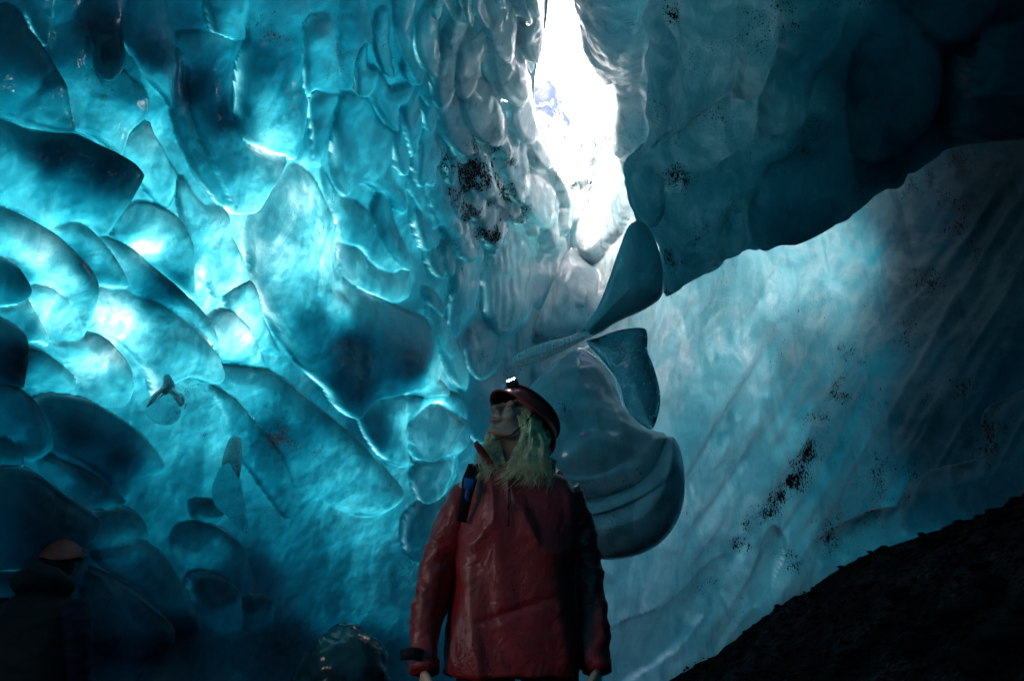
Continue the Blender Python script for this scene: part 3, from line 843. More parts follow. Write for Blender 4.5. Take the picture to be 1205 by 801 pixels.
def body(name, outline, centre, anchor, t, nrm, front, back, round_px, mat=None, lobes=(), tau=1.0, frost=.4, dirt=(), rings=40, n=8,
         tau_var=0.0, wave=0.02, parent=None, painted_light=None, frost_falloff=None, wavy=0):
    """a solid piece of ice: an outline on a plane at its own distance, rounded to the front and the back"""
    o = catmull(outline, n)
    if wavy: o = o + np.stack([fbm(np.stack([o[:, 0] / 24, o[:, 1] / 24, o[:, 0] * 0 + q], -1), 2, 33) for q in (0, 7)], -1) * wavy
    m = len(o)
    ss = 1 - (1 - np.linspace(0, 1, rings + 1)[1:]) ** 1.7
    c = np.array(centre, float)
    G = c + ss[:, None, None] * (o[None] - c)
    U, V = np.concatenate([[c[0]], G[..., 0].ravel()]), np.concatenate([[c[1]], G[..., 1].ravel()])
    p0 = CAM + pdir(np.array(anchor[0]), np.array(anchor[1])) * t
    P, nn = ray_plane(U, V, p0, nrm)
    d, _, _ = poly_dist(U, V, o)
    d = np.abs(d); d[1 + (rings - 1) * m:] = 0
    s = np.clip(d / round_px, 0, 1)
    prof = np.sqrt(np.maximum(0, 1 - (1 - s) ** 2))
    dep = np.linalg.norm(P - CAM, axis=-1)
    h = lobe_field(U, V, lobes) * 1.5 * dep / FPX * smooth(0, 10, d) if lobes else 0
    wv = fbm(P * 2.2, 3, 51) * wave * prof * 3 + fbm(P * 7, 2, 57) * wave * .4 * prof
    Fp = P + nn * (front * prof + h + wv)[:, None]
    Bp = P - nn * (back * prof)[:, None]
    k = len(P)
    faces = []
    def ringv(r, j): return 1 + (r - 1) * m + j % m
    tri = []
    q = []
    for j in range(m):
        tri.append((0, ringv(1, j), ringv(1, j + 1)))
    jj = np.arange(m); j2 = (jj + 1) % m
    for r in range(1, rings):
        a = 1 + (r - 1) * m
        q.append(np.stack([a + jj, a + m + jj, a + m + j2, a + j2], -1))
    Q = np.concatenate(q)
    # the back shares the rim with the front
    bmap = np.arange(k) + k
    rim = 1 + (rings - 1) * m + jj
    bmap[rim] = rim
    keep = np.setdiff1d(np.arange(k), rim)
    newid = np.full(2 * k, -1); newid[:k] = np.arange(k); newid[k + keep] = k + np.arange(len(keep))
    Vv = np.concatenate([Fp, Bp[keep]])
    BQ = newid[bmap[Q]][:, ::-1]
    T = np.array(tri); T4 = T
    allf = [tuple(f) for f in Q] + [tuple(f) for f in T] + [tuple(f) for f in BQ] + [tuple(newid[bmap[np.array(f)]][::-1]) for f in tri]
    if painted_light is not None:
        ta = -np.log(np.clip(idw(U, V, painted_light), .008, 1)) * TAU_K * .38 + .28
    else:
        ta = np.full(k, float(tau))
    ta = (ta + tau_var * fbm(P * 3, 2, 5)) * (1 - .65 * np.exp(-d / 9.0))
    di = np.maximum(gauss_sum(U, V, dirt) if dirt else 0, .5 * smooth(-.3, .4, fbm(P * 1.9, 2, 87)))
    fr = np.full(k, float(frost)) if frost_falloff is None else np.clip(idw(U, V, frost_falloff, 30, 3), 0, 1)
    full = lambda a: np.concatenate([a, a[keep]])
    ob = mesh_obj(name, Vv, allf, mat or ICE, parent, True, {"painted_depth": full(ta), "frost": full(fr), "dirt": full(np.asarray(di) + 0.0)})
    me = ob.data
    bm = bmesh.new(); bm.from_mesh(me); bmesh.ops.recalc_face_normals(bm, faces=bm.faces); bm.to_mesh(me); bm.free()
    return ob


SLAB_LOBES = [
    ([(758, 40), (775, 20), (795, 45), (797, 80), (792, 112), (786, 145), (765, 170), (757, 120)], D_L, .5),
    ([(790, -60), (860, -60), (864, 40), (864, 90), (850, 107), (825, 127), (792, 147), (796, 90), (800, 45)], D_RB, .5),
    ([(862, -60), (905, -60), (912, 40), (902, 80), (890, 106), (868, 110), (860, 90)], D_RB, .6),
    ([(736, 190), (760, 166), (800, 148), (850, 112), (880, 112), (889, 152), (872, 166), (850, 181), (830, 196), (790, 197), (770, 180)], D_RB, .35),
    ([(742, 205), (765, 190), (780, 200), (782, 240), (770, 262), (752, 262), (745, 240)], D_R, .5),
    ([(782, 200), (830, 198), (856, 182), (858, 220), (850, 260), (842, 300), (800, 335), (784, 330), (780, 270)], D_RB, .35),
    ([(848, 262), (860, 235), (872, 250), (876, 280), (860, 303), (846, 312)], D_RB, .7),
    ([(858, 182), (890, 155), (935, 140), (945, 165), (925, 180), (900, 188), (880, 230), (870, 245), (860, 225)], D_RB, .45),
    ([(905, -60), (1000, -60), (985, 40), (955, 90), (940, 140), (895, 150), (892, 110), (912, 60)], D_RB, .4),
    ([(880, 235), (905, 190), (960, 170), (1000, 190), (985, 250), (930, 278), (890, 284)], D_B, .35),
    ([(1000, 60), (1060, 10), (1100, 60), (1090, 130), (1040, 180), (1000, 170)], D_RB, .35),
    ([(1050, -70), (1160, -70), (1150, 20), (1100, 50), (1060, 10)], D_RB, .4),
    ([(1110, 60), (1180, 40), (1260, 60), (1240, 140), (1150, 160), (1100, 140)], D_B, .3),
]
body("ice_overhang", [(757, -160), (757, -80), (759, 0), (760, 60), (757, 120), (758, 164), (735, 189), (735, 208), (741, 240), (745, 264), (760, 272), (773, 292),
     (779, 320), (782, 347), (800, 338), (838, 318), (858, 305), (872, 291), (890, 288), (912, 286), (950, 276), (990, 258), (1040, 226), (1080, 200), (1115, 177),
     (1160, 165), (1205, 160), (1300, 150), (1450, 140), (1450, -200), (1200, -260), (900, -240)], (980, 20), (850, 300), 5.5, (-.2, -.6, -.77), .10, .30, 42,
     wavy=9, lobes=SLAB_LOBES, frost_falloff=[(770, 60, .4), (840, 60, .28), (830, 160, .30), (880, 60, .26), (820, 260, .34), (880, 180, .28), (900, 130, .35), (920, 250, .25), (980, 80, .28), (960, 180, .24), (1050, 40, .25), (1050, 150, .15), (1150, 80, .10), (1300, 0, .08), (1100, -150, .1)], rings=120, n=10, wave=.02,  # frost drops to the right to paint in the falloff of light
     painted_light=[(770, 30, 1), (770, 110, 1), (830, 40, 1), (830, 90, 1), (885, 40, 1), (880, 90, 1), (800, 180, .8), (840, 160, .9), (830, 240, .8), (800, 300, .6), (868, 270, .6),
           (910, 130, 1), (890, 200, .5), (960, 60, .3), (950, 160, .2), (930, 250, .2), (1010, 90, .10), (1060, 20, .2), (1040, 190, .06), (1120, 100, .03), (1200, 60, .02), (1400, 0, .02), (900, -200, .5), (1000, -20, .6)],  # painted brightness: lighter by the skylight, dark towards the right
     dirt=[(800, 200, .8, 22), (790, 290, .75, 25), (815, 270, .6, 35), (830, 60, .55, 30), (795, 12, .9, 14), (840, 130, .55, 35), (870, 170, .5, 25), (900, 30, .5, 25), (790, 345, .9, 14), (1040, 160, .5, 40), (820, 230, .5, 40)])
tag(bpy.data.objects["ice_overhang"], "huge dark speckled ice slab hanging from the roof at upper right", "ice overhang")

body("ice_bulge", [(741, 264), (757, 262), (770, 280), (778, 305), (781, 335), (776, 352), (755, 366), (728, 378), (700, 394), (690, 384), (704, 360), (716, 330), (728, 295)],
     (750, 330), (750, 330), 5.25, (-.3, -.85, -.35), .13, .12, 34, frost=.68, tau=.15, tau_var=.5, rings=40, wave=.015, dirt=[(755, 280, .4, 20)])
tag(bpy.data.objects["ice_bulge"], "smooth blue ice bulge hanging from the tip of the overhang", "ice bulge")

body("ice_tongue", [(603, 424), (612, 414), (640, 403), (668, 396), (692, 386), (706, 372), (722, 352), (742, 338), (728, 372), (704, 392), (684, 402), (660, 414), (632, 426), (612, 431)],
     (672, 402), (660, 405), 5.6, (-.1, -.9, -.4), .11, .06, 14, mat=GLASSY, rings=24, wave=.015)
tag(bpy.data.objects["ice_tongue"], "thin glassy ice tongue reaching left just above the red helmet", "ice tongue")

body("ice_ribbon", [(690, 402), (704, 397), (730, 388), (757, 386), (762, 396), (762, 412), (768, 428), (775, 452), (777, 474), (772, 496), (766, 505), (752, 497), (737, 480), (731, 458), (722, 440), (706, 420)],
     (748, 440), (745, 440), 5.0, (-.35, -.9, -.2), .07, .07, 22, mat=DARKCLEAR, rings=36, wave=.012)
tag(bpy.data.objects["ice_ribbon"], "twisted dark clear ice ribbon below the hanging bulge", "ice ribbon")

body("ice_mound", [(612, 470), (640, 440), (676, 412), (700, 420), (722, 444), (734, 478), (752, 498), (770, 508), (782, 512), (790, 530), (782, 560), (760, 580), (700, 592), (640, 590), (600, 560), (596, 510)],
     (690, 520), (690, 520), 5.6, (-.1, -.95, .15), .36, .25, 90, frost=.72, tau=.12, tau_var=.5, rings=50, wave=.045,
     lobes=[([(600, 520), (640, 560), (700, 570), (750, 545), (775, 520), (780, 560), (740, 590), (640, 600)], D_B, .2)],
     dirt=[(670, 490, .6, 22), (655, 515, .6, 25), (690, 450, .5, 18), (730, 520, .3, 40)])
tag(bpy.data.objects["ice_mound"], "rounded grey ice mound right behind the helmet", "ice mound")

body("ice_bowl", [(600, 560), (650, 585), (710, 582), (752, 562), (778, 528), (784, 514), (796, 518), (804, 545), (806, 578), (800, 606), (784, 632), (758, 650), (724, 658), (690, 655), (640, 640), (600, 610)],
     (720, 615), (720, 610), 5.3, (-.15, -.95, -.1), .30, .25, 52, frost=.68, tau=.5, tau_var=.5, rings=50, wave=.035,
     lobes=[([(640, 585), (700, 588), (755, 565), (785, 530), (800, 545), (790, 560), (750, 588), (700, 606), (650, 605)], D_B, .3)],
     dirt=[(800, 530, .9, 8), (770, 560, .3, 25)])
tag(bpy.data.objects["ice_bowl"], "dark smooth ice lobe behind the right shoulder of the red jacket", "ice lobe")




def wall_body(name, outline, centre, front, back, rp, label, cat, mat=None, tau=.9, frost=.58, off=.972, **kw):
    t = float(cave_t(pdir(np.array(centre[0]), np.array(centre[1])))) * off
    o = body(name, outline, centre, centre, t, (.55, -.80, -.2), front, back, rp, mat=mat, tau=tau, frost=frost, rings=20, wave=.004, **kw)
    tag(o, label, cat)
    return o


wall_body("ice_spike", [(262, 547), (270, 544), (279, 552), (286, 580), (291, 610), (290, 627), (280, 622), (268, 608), (254, 596), (249, 578), (254, 560)], (270, 585), .12, .10, 12,
          "dark blade of ice standing out low on the left wall", "ice spike", mat=CLEAR)
wall_body("ice_finger", [(261, 546), (265, 528), (271, 515), (279, 513), (284, 520), (284, 545), (281, 562), (276, 556), (270, 545)], (274, 535), .07, .06, 8,
          "bright clear finger of ice above the dark blade", "ice finger", mat=GLASSY, off=.962)
wall_body("ice_lump", [(172, 482), (180, 466), (192, 458), (206, 466), (213, 480), (211, 492), (200, 500), (186, 499), (175, 492)], (193, 481), .10, .08, 12,
          "dark rounded knob of ice on the left wall", "ice knob", mat=CLEAR)
wall_body("ice_nub", [(172, 480), (178, 466), (190, 455), (192, 444), (198, 440), (205, 450), (207, 460), (216, 464), (218, 472), (212, 478), (205, 466), (192, 460), (182, 468)], (198, 460), .05, .05, 6,
          "glinting clear cap on the rounded knob of ice", "ice cap", mat=GLASSY, off=.962)

# ------------------------------------------------------------------ ground
def ground_z(x, y):
    x = np.asarray(x, float); y = np.asarray(y, float)
    m = np.interp(x, [-9, -4, -2.2, -.6, .6, 1.2, 1.6, 2.65, 3.46, 5, 7], [-.55, -.5, -.42, 0, 0, .06, .36, 1.22, 1.66, 2.3, 2.6])
    m = np.where(m > 0, m * smooth(.6, 2.8, y), m)
    fade = 1 - smooth(9, 14, np.sqrt(x * x + (y - 2) ** 2))
    p = np.stack([x, y, x * 0], -1)
    flat = 1 - np.exp(-((x - .03) ** 2 + (y - 2.5) ** 2) / .3) - np.exp(-((x + 2.85) ** 2 + (y - 4.5) ** 2) / .25)
    return m * fade + (fbm(p * 1.3, 3, 61) * .07 + fbm(p * 6, 3, 67) * .03 * smooth(.4, 1.5, np.abs(x)) + fbm(p * 19, 2, 69) * .014) * flat


gx = axis(-5, 5, .045, -400, 400, 1.16)
gy = axis(-2, 8, .045, -400, 400, 1.16)
GX, GY = np.meshgrid(gx, gy)
GZ = ground_z(GX, GY)
gi = np.arange(GX.size).reshape(GX.shape)
gf = np.stack([gi[:-1, :-1], gi[:-1, 1:], gi[1:, 1:], gi[1:, :-1]], -1).reshape(-1, 4)
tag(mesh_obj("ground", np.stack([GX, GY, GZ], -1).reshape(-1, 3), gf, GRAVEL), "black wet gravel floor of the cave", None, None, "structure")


def rock_mesh(seed, sub=1):
    bm = bmesh.new()
    bmesh.ops.create_icosphere(bm, subdivisions=sub, radius=1)
    co = np.array([v.co[:] for v in bm.verts])
    co *= (1 + .45 * fbm(co * 1.1 + seed * 7.7, 2, seed))[:, None]
    co *= np.array([1.25, .95, .65])
    fc = np.array([[v.index for v in f.verts] for f in bm.faces])
    bm.free()
    return co, fc


protos = [rock_mesh(s, 1) for s in range(5)]
vv, ff, off = [], [], 0
for k in range(2600):
    x, y = RNG.uniform(.9, 4.2), RNG.uniform(2.2, 6.8)
    co, fc = protos[k % 5]
    s = RNG.uniform(.008, .030)
    a = RNG.uniform(0, 6.28)
    rot = np.array([[math.cos(a), -math.sin(a), 0], [math.sin(a), math.cos(a), 0], [0, 0, 1]])
    z = float(ground_z(np.array(x), np.array(y)))
    vv.append(co @ rot.T * s + np.array([x, y, z + s * .25])); ff.append(fc + off); off += len(co)
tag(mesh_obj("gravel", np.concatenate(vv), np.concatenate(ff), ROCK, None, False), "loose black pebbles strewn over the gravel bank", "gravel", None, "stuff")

rock_data = []
for s in range(4):
    co, fc = rock_mesh(20 + s, 3)
    co *= (1 + .06 * fbm(co * 5, 2, s))[:, None]
    rock_data.append((co, fc))
rm = []
for co, fc in rock_data:
    o = mesh_obj("stone", co, fc, ROCK)
    rm.append(o)
spots = [(1000, 770, .07), (870, 772, .06), (1060, 700, .07), (1130, 720, .09), (1170, 690, .08), (930, 745, .05), (1100, 640, .07), (1180, 610, .08), (1020, 690, .05), (1080, 760, .08), (1150, 785, .09), (960, 700, .05), (1190, 750, .1), (1040, 650, .06)]
for i, (x, y, s) in enumerate(spots):
    d = pdir(np.array(float(x)), np.array(float(y)))
    ts = np.linspace(1.5, 7, 500)
    pts = CAM + d * ts[:, None]
    hit = np.argmax(pts[:, 2] < ground_z(pts[:, 0], pts[:, 1]))
    p = pts[hit]
    o = rm[i] if i < 4 else rm[i % 4].copy()
    if i >= 4: COL.objects.link(o)
    o.location = (p[0], p[1], p[2] + s * .15)
    o.scale = (s, s, s); o.rotation_euler = (RNG.uniform(-.3, .3), RNG.uniform(-.3, .3), RNG.uniform(0, 6.28))
    tag(o, "dark wet stone half buried in the black gravel bank", "stone", "stones on the gravel bank")


def ice_boulder(x, y, t, r, sc, label, seed, tau):
    bm = bmesh.new(); bmesh.ops.create_icosphere(bm, subdivisions=5, radius=1)
    co = np.array([v.co[:] for v in bm.verts]); fc = np.array([[v.index for v in f.verts] for f in bm.faces]); bm.free()
    co *= (1 + .2 * fbm(co * 1.5 + seed, 3, seed) + .03 * fbm(co * 6, 2, seed))[:, None]
    co = co * np.array(sc) * r + CAM + pdir(np.array(float(x)), np.array(float(y))) * t
    n = len(co)
    o = mesh_obj("ice_boulder", co, fc, ICE, None, True, {"painted_depth": np.full(n, tau), "frost": np.full(n, .09), "dirt": np.full(n, .3)})
    tag(o, label, "ice boulder")


ice_boulder(402, 800, 4.8, .33, (1.0, .8, 1.05), "dark rounded ice boulder with glints, left of the red jacket's hem", 3, 2.0)

# ------------------------------------------------------------------ people
SKIN = principled("skin", (0.46, 0.27, 0.20), 0.5, 0.4, 60, .08, .08, 200)
BROW = principled("eyebrow_hair", (0.12, 0.08, 0.045), 0.7, 0.2)
LIP = principled("lip", (0.30, 0.10, 0.09), 0.4, 0.4)
HAIR = principled("blond_hair", (0.86, 0.66, 0.40), 0.38, 0.5, 30, .4)
BLACKCLOTH = principled("black_cloth", (0.008, 0.008, 0.010), 0.75, 0.2, 30, .3, .2, 120)
NAVY = principled("navy_cloth", (0.003, 0.005, 0.020), 0.7, 0.2, 30, .3, .2, 120)
BLUECLOTH = principled("blue_webbing", (0.01, 0.09, 0.30), 0.6, 0.3)
RUBBER = principled("black_rubber", (0.010, 0.010, 0.011), 0.45, 0.4)
REDSHELL = principled("red_helmet_shell", (0.42, 0.022, 0.016), 0.32, 0.5, 14, .12)
ORANGESHELL = principled("orange_helmet_shell", (0.17, 0.011, 0.005), 0.6, 0.5, 14, .15)
LINER = principled("helmet_liner", (0.02, 0.018, 0.018), 0.8, 0.2)
LENS = principled("lamp_lens", (0.9, 0.95, 1.0), 0.1, 0.5, emis=((0.95, 0.98, 1.0), 30.0))


def make_jacket_mat():
    k = NT("red_hardshell")
    P = k.pos()
    pr = k.n("ShaderNodeBsdfPrincipled")
    nz = k.noise(P, 6.0, 4.0, .6)
    weave = k.noise(P, 320.0, 1.0)
    drops = k.n("ShaderNodeTexVoronoi"); k.l(P, drops.inputs["Vector"]); drops.inputs["Scale"].default_value = 75
    wet = k.noise(P, 9.0, 3.0)
    dm = k.math('MULTIPLY', k.ramp(drops.outputs[0], .16, .30, 1, 0), k.ramp(wet, .5, .62))
    k.l(k.mixc(k.ramp(nz, .3, .7), (0.18, 0.005, 0.006), (0.30, 0.009, 0.010)), pr.inputs["Base Color"])
    k.l(k.math('SUBTRACT', k.ramp(nz, .3, .7, .50, .36), k.math('MULTIPLY', dm, .25)), pr.inputs["Roughness"])
    pr.inputs["Specular IOR Level"].default_value = .5
    b = k.bump(k.noise(P, 22.0, 4.0, .6, .4), .12, .02)
    for sc_, st_ in ((13.0, .15), (34.0, .08)):
        cr = k.math('ABSOLUTE', k.math('SUBTRACT', k.noise(P, sc_, 3.0, .55, .7), .5))
        b = k.bump(k.ramp(cr, 0.0, .10), st_, .008, b)
    b = k.bump(weave, .05, .002, b)
    b = k.bump(dm, .5, .004, b)
    k.l(b, pr.inputs["Normal"])
    k.l(pr.outputs[0], k.out.inputs[0])
    return k.m


RED = make_jacket_mat()


class MB:
    def __init__(s): s.v, s.f = [], []

    def loft(s, rings, cap=True):
        n = len(rings[0]); b = len(s.v)
        for r in rings: s.v.extend([tuple(p) for p in r])
        for i in range(len(rings) - 1):
            for j in range(n):
                s.f.append((b + i * n + j, b + i * n + (j + 1) % n, b + (i + 1) * n + (j + 1) % n, b + (i + 1) * n + j))
        if cap:
            s.f.append(tuple(b + j for j in range(n))[::-1])
            s.f.append(tuple(b + (len(rings) - 1) * n + j for j in range(n)))
        return s

    def tube(s, pts, rad, n=12, cap=True, flat=1.0, up=None):
        pts = [np.array(p, float) for p in pts]
        rings = []
        ref = np.array(up if up is not None else (0.13, .97, .2), float)
        for i, p in enumerate(pts):
            a = pts[max(0, i - 1)]; c = pts[min(len(pts) - 1, i + 1)]
            d = c - a; d /= np.linalg.norm(d) + 1e-9
            x = np.cross(d, ref); x /= np.linalg.norm(x) + 1e-9
            y = np.cross(x, d)
            r = rad[i] if hasattr(rad, '__len__') else rad
            rings.append([p + x * math.cos(t) * r + y * math.sin(t) * r * flat for t in np.linspace(0, 2 * math.pi, n, endpoint=False)])
        return s.loft(rings, cap)

    def ellipsoid(s, c, r, M=None, n=16, m=10):
        rings = []
        for i in range(1, m):
            th = math.pi * i / m
            ring = []
            for j in range(n):
                ph = 2 * math.pi * j / n
                p = np.array([r[0] * math.sin(th) * math.cos(ph), r[1] * math.sin(th) * math.sin(ph), -r[2] * math.cos(th)])
                if M is not None: p = M @ p
                ring.append(p + np.array(c))
            rings.append(ring)
        return s.loft(rings)

    def xf(s, M, t):
        s.v = [tuple(M @ np.array(p) + t) for p in s.v]
        return s

    def add(s, o):
        b = len(s.v); s.v.extend(o.v); s.f.extend([tuple(i + b for i in f) for f in o.f])
        return s

    def obj(s, name, mat, parent=None, smooth_=True):
        return mesh_obj(name, np.array(s.v), s.f, mat, parent, smooth_)


def fused(name, mb, mat, parent, voxel, it=4, fac=.5, post=None):
    """one continuous skin over overlapping volumes"""
    o = mb.obj(name + "_tmp", None)
    r = o.modifiers.new("r", 'REMESH'); r.mode = 'VOXEL'; r.voxel_size = voxel
    if it:
        sm = o.modifiers.new("s", 'SMOOTH'); sm.factor = fac; sm.iterations = it
    dg = bpy.context.evaluated_depsgraph_get()
    dg.update()
    me = bpy.data.meshes.new_from_object(o.evaluated_get(dg))
    bpy.data.objects.remove(o)
    me.name = name
    me.materials.clear(); me.materials.append(mat)
    n = len(me.vertices)
    if post:
        co = np.empty(n * 3, np.float32); me.vertices.foreach_get("co", co); co = co.reshape(-1, 3).astype(float)
        no = np.empty(n * 3, np.float32); me.vertices.foreach_get("normal", no); no = no.reshape(-1, 3).astype(float)
        co = post(co, no, me)
        me.vertices.foreach_set("co", co.astype(np.float32).ravel())
        me.update()
    me.polygons.foreach_set("use_smooth", np.ones(len(me.polygons), bool))
    ob = bpy.data.objects.new(name, me)
    COL.objects.link(ob); ob.parent = parent
    return ob


def rotx(a): c, s = math.cos(a), math.sin(a); return np.array([[1, 0, 0], [0, c, -s], [0, s, c]])
def rotz(a): c, s = math.cos(a), math.sin(a); return np.array([[c, -s, 0], [s, c, 0], [0, 0, 1]])
def roty(a): c, s = math.cos(a), math.sin(a); return np.array([[c, 0, s], [0, 1, 0], [-s, 0, c]])


def head_mb():
    m = MB()
    m.ellipsoid((0, .018, .030), (.074, .094, .088))
    m.ellipsoid((0, -.028, -.020), (.062, .066, .082))
    m.ellipsoid((0, -.040, -.072), (.047, .050, .036))
    m.ellipsoid((0, -.083, -.097), (.021, .018, .017))
    for s in (-1, 1):
        m.tube([(s * .058, .0, -.05), (s * .046, -.035, -.083), (s * .018, -.078, -.102)], [.018, .017, .014], 10)
        m.ellipsoid((s * .027, -.084, .024), (.027, .014, .010))
        m.ellipsoid((s * .040, -.066, -.026), (.026, .028, .026))
        m.ellipsoid((s * .030, -.079, .004), (.0135, .0135, .0125))
        m.ellipsoid((s * .0125, -.105, -.034), (.0095, .012, .0085))
        m.ellipsoid((s * .075, .012, -.012), (.010, .020, .030))
    m.tube([(0, -.090, .022), (0, -.106, -.002), (0, -.124, -.024), (0, -.123, -.034)], [.008, .010, .0135, .011], 12)
    m.ellipsoid((0, -.092, -.050), (.030, .014, .018))
    m.ellipsoid((0, -.1035, -.0565), (.021, .009, .0058))
    m.ellipsoid((0, -.1005, -.0685), (.019, .009, .0070))
    return m


def hand_mb(wrist, d, palm_n, side, L=.175):
    """palm and five unequal, slightly curled fingers; d = pointing direction, palm_n = palm facing"""
    m = MB()
    w = np.array(wrist, float); d = np.array(d, float); d /= np.linalg.norm(d)
    pn = np.array(palm_n, float); pn -= d * pn.dot(d); pn /= np.linalg.norm(pn)
    x = np.cross(d, pn) * side
    m.tube([w - d * .03, w + d * .02, w + d * .06, w + d * .092], [.026, .030, .037, .036], 14, True, .42, pn)
    for k, (o, l) in enumerate(((-.030, .070), (-.010, .082), (.010, .077), (.029, .060))):
        b = w + d * .086 + x * o
        c1, c2 = .25, .6
        p1 = b + (d * math.cos(c1) + pn * math.sin(c1)) * l * .45
        p2 = p1 + (d * math.cos(c2) + pn * math.sin(c2)) * l * .32
        p3 = p2 + (d * math.cos(c2 + .3) + pn * math.sin(c2 + .3)) * l * .25
        m.tube([b - d * .02, b, p1, p2, p3], [.0095, .0095, .0088, .0082, .0062], 10)
    b = w + d * .025 - x * .030
    t = d * .75 - x * .45 + pn * .45; t /= np.linalg.norm(t)
    m.tube([b, b + t * .035, b + t * .062 + d * .006, b + t * .062 + d * .030], [.014, .0115, .010, .0072], 10)
    return m


def helmet(parent, M, c, shell, strap=True, lamp=True, fl_k=1.0):
    """climbing helmet in head coordinates (face to -Y)"""
    def dome(scale, z_cut, name, mat, par, n=56, m=22):
        mb = MB(); rings = []
        for i in range(m + 1):
            f = i / m
            ring = []
            for j in range(n):
                ph = 2 * math.pi * j / n
                front = max(0, -math.sin(ph)); back = max(0, math.sin(ph))
                low = z_cut + .020 * front ** 2 - .050 * back ** 2
                top = .132
                th = f * math.pi / 2
                z = low + (top - low) * (1 - math.sin(th) ** 1.0) if False else None
                a = math.pi / 2 * (1 - f)          # f=0 rim, f=1 top
                rr = math.cos(math.pi / 2 * f)
                zz = low + (top - low) * math.sin(math.pi / 2 * f)
                flare = 1 + fl_k * (.07 * (1 - f) ** 8 + .09 * front ** 3 * (1 - f) ** 6)
                ridge = 1 + .012 * math.cos(ph * 8) * math.sin(math.pi * f)
                ring.append(np.array([.118 * rr * flare * ridge * math.cos(ph), .012 + .142 * rr * flare * ridge * math.sin(ph), zz]) * scale)
            rings.append(ring)
        mb.loft(rings, False).xf(M, c)
        o = mb.obj(name, mat, par)
        return o
    h = dome(1.0, .018, "helmet", shell, parent)
    sol = h.modifiers.new("t", 'SOLIDIFY'); sol.thickness = .006; sol.offset = -1
    dome(.935, .020, "liner", LINER, h)
    # rim trim
    mb = MB(); pts = []
    for j in range(57):
        ph = 2 * math.pi * j / 56
        front = max(0, -math.sin(ph)); back = max(0, math.sin(ph))
        low = .018 + .020 * front ** 2 - .050 * back ** 2
        fl = 1 + fl_k * (.07 + .09 * front ** 3)
        pts.append((.118 * fl * math.cos(ph), .012 + .142 * fl * math.sin(ph), low))
    mb.tube(pts, .0042, 8, False, 1, (0, 0, 1)).xf(M, c); mb.obj("rim", shell, h)
    if strap:
        mb = MB(); pts = []
        for j in range(49):
            ph = 2 * math.pi * j / 48
            f = .36 - .10 * math.sin(ph)
            rr = math.cos(math.pi / 2 * f) * 1.035
            back = max(0, math.sin(ph)); front = max(0, -math.sin(ph))
            low = .018 + .020 * front ** 2 - .050 * back ** 2
            pts.append((.118 * rr * math.cos(ph), .012 + .142 * rr * math.sin(ph), low + (.132 - low) * math.sin(math.pi / 2 * f) + .003))
        mb.tube(pts, .011, 8, False, .35, (0, 0, 1)).xf(M, c); mb.obj("lamp_strap", RUBBER, h)
        mb = MB()
        pts = [(.0, .012 + .145 * math.cos(math.pi / 2 * f) * sgn, .02 + .117 * math.sin(math.pi / 2 * f)) for sgn, f in
               [(-1, .45), (-1, .6), (-1, .75), (-1, .9), (1, .95), (1, .8), (1, .6), (1, .4)]]
        mb.tube(pts, .009, 8, True, .35, (1, 0, 0)).xf(M, c); mb.obj("lamp_strap", RUBBER, h)
        # chin straps
        for s in (-1, 1):
            mb = MB()
            mb.tube([(s * .098, -.02, .02), (s * .082, -.022, -.03), (s * .060, -.035, -.085), (s * .02, -.06, -.122), (0, -.066, -.126)], .0055, 8, True, .4, (0, 1, 0)).xf(M, c)
            mb.obj("chin_strap", RUBBER, h)
    if lamp:
        mb = MB()
        f = .46
        ly = .012 - .142 * math.cos(math.pi / 2 * f); lz = .035 + .097 * math.sin(math.pi / 2 * f)
        ax = np.array([0, -.86, .50]); q = np.array([0, ly, lz])
        mb.ellipsoid(q + ax * .012, (.030, .020, .021)).tube([q - ax * .002, q + ax * .022, q + ax * .030, q + ax * .031], [.024, .024, .021, .016], 20)
        mb.xf(M, c); lo = mb.obj("head_lamp", RUBBER, h)
        mb = MB(); mb.tube([q + ax * .0305, q + ax * .034], [.0165, .015], 18).xf(M, c); mb.obj("lens", LENS, lo)
        ld = bpy.data.lights.new("head_lamp_light", 'SPOT'); ld.energy = 9; ld.spot_size = R(100); ld.spot_blend = .8; ld.shadow_soft_size = .02; ld.color = (.95, .98, 1)
        lob = bpy.data.objects.new("head_lamp_light", ld); COL.objects.link(lob)
        wp = M @ (q + ax * .040) + c; wd = M @ ax
        lob.location = wp; lob.rotation_euler = Vector(wd).to_track_quat('-Z', 'Y').to_euler(); lob.parent = lo
    return h


def ellipse_ring(cx, cy, z, hw, hd, n=40, p=2.3):
    out = []
    for j in range(n):
        t = 2 * math.pi * j / n
        c, s = math.cos(t), math.sin(t)
        out.append((cx + hw * math.copysign(abs(c) ** (2 / p), c), cy + hd * math.copysign(abs(s) ** (2 / p), s), z))
    return out


def limb_pts(a, b, c, k=5):
    a, b, c = map(lambda q: np.array(q, float), (a, b, c))
    P = []
    for t in np.linspace(0, 1, 2 * k + 1):
        P.append((1 - t) ** 2 * a + 2 * t * (1 - t) * (2 * b - .5 * a - .5 * c) + t * t * c)
    return P


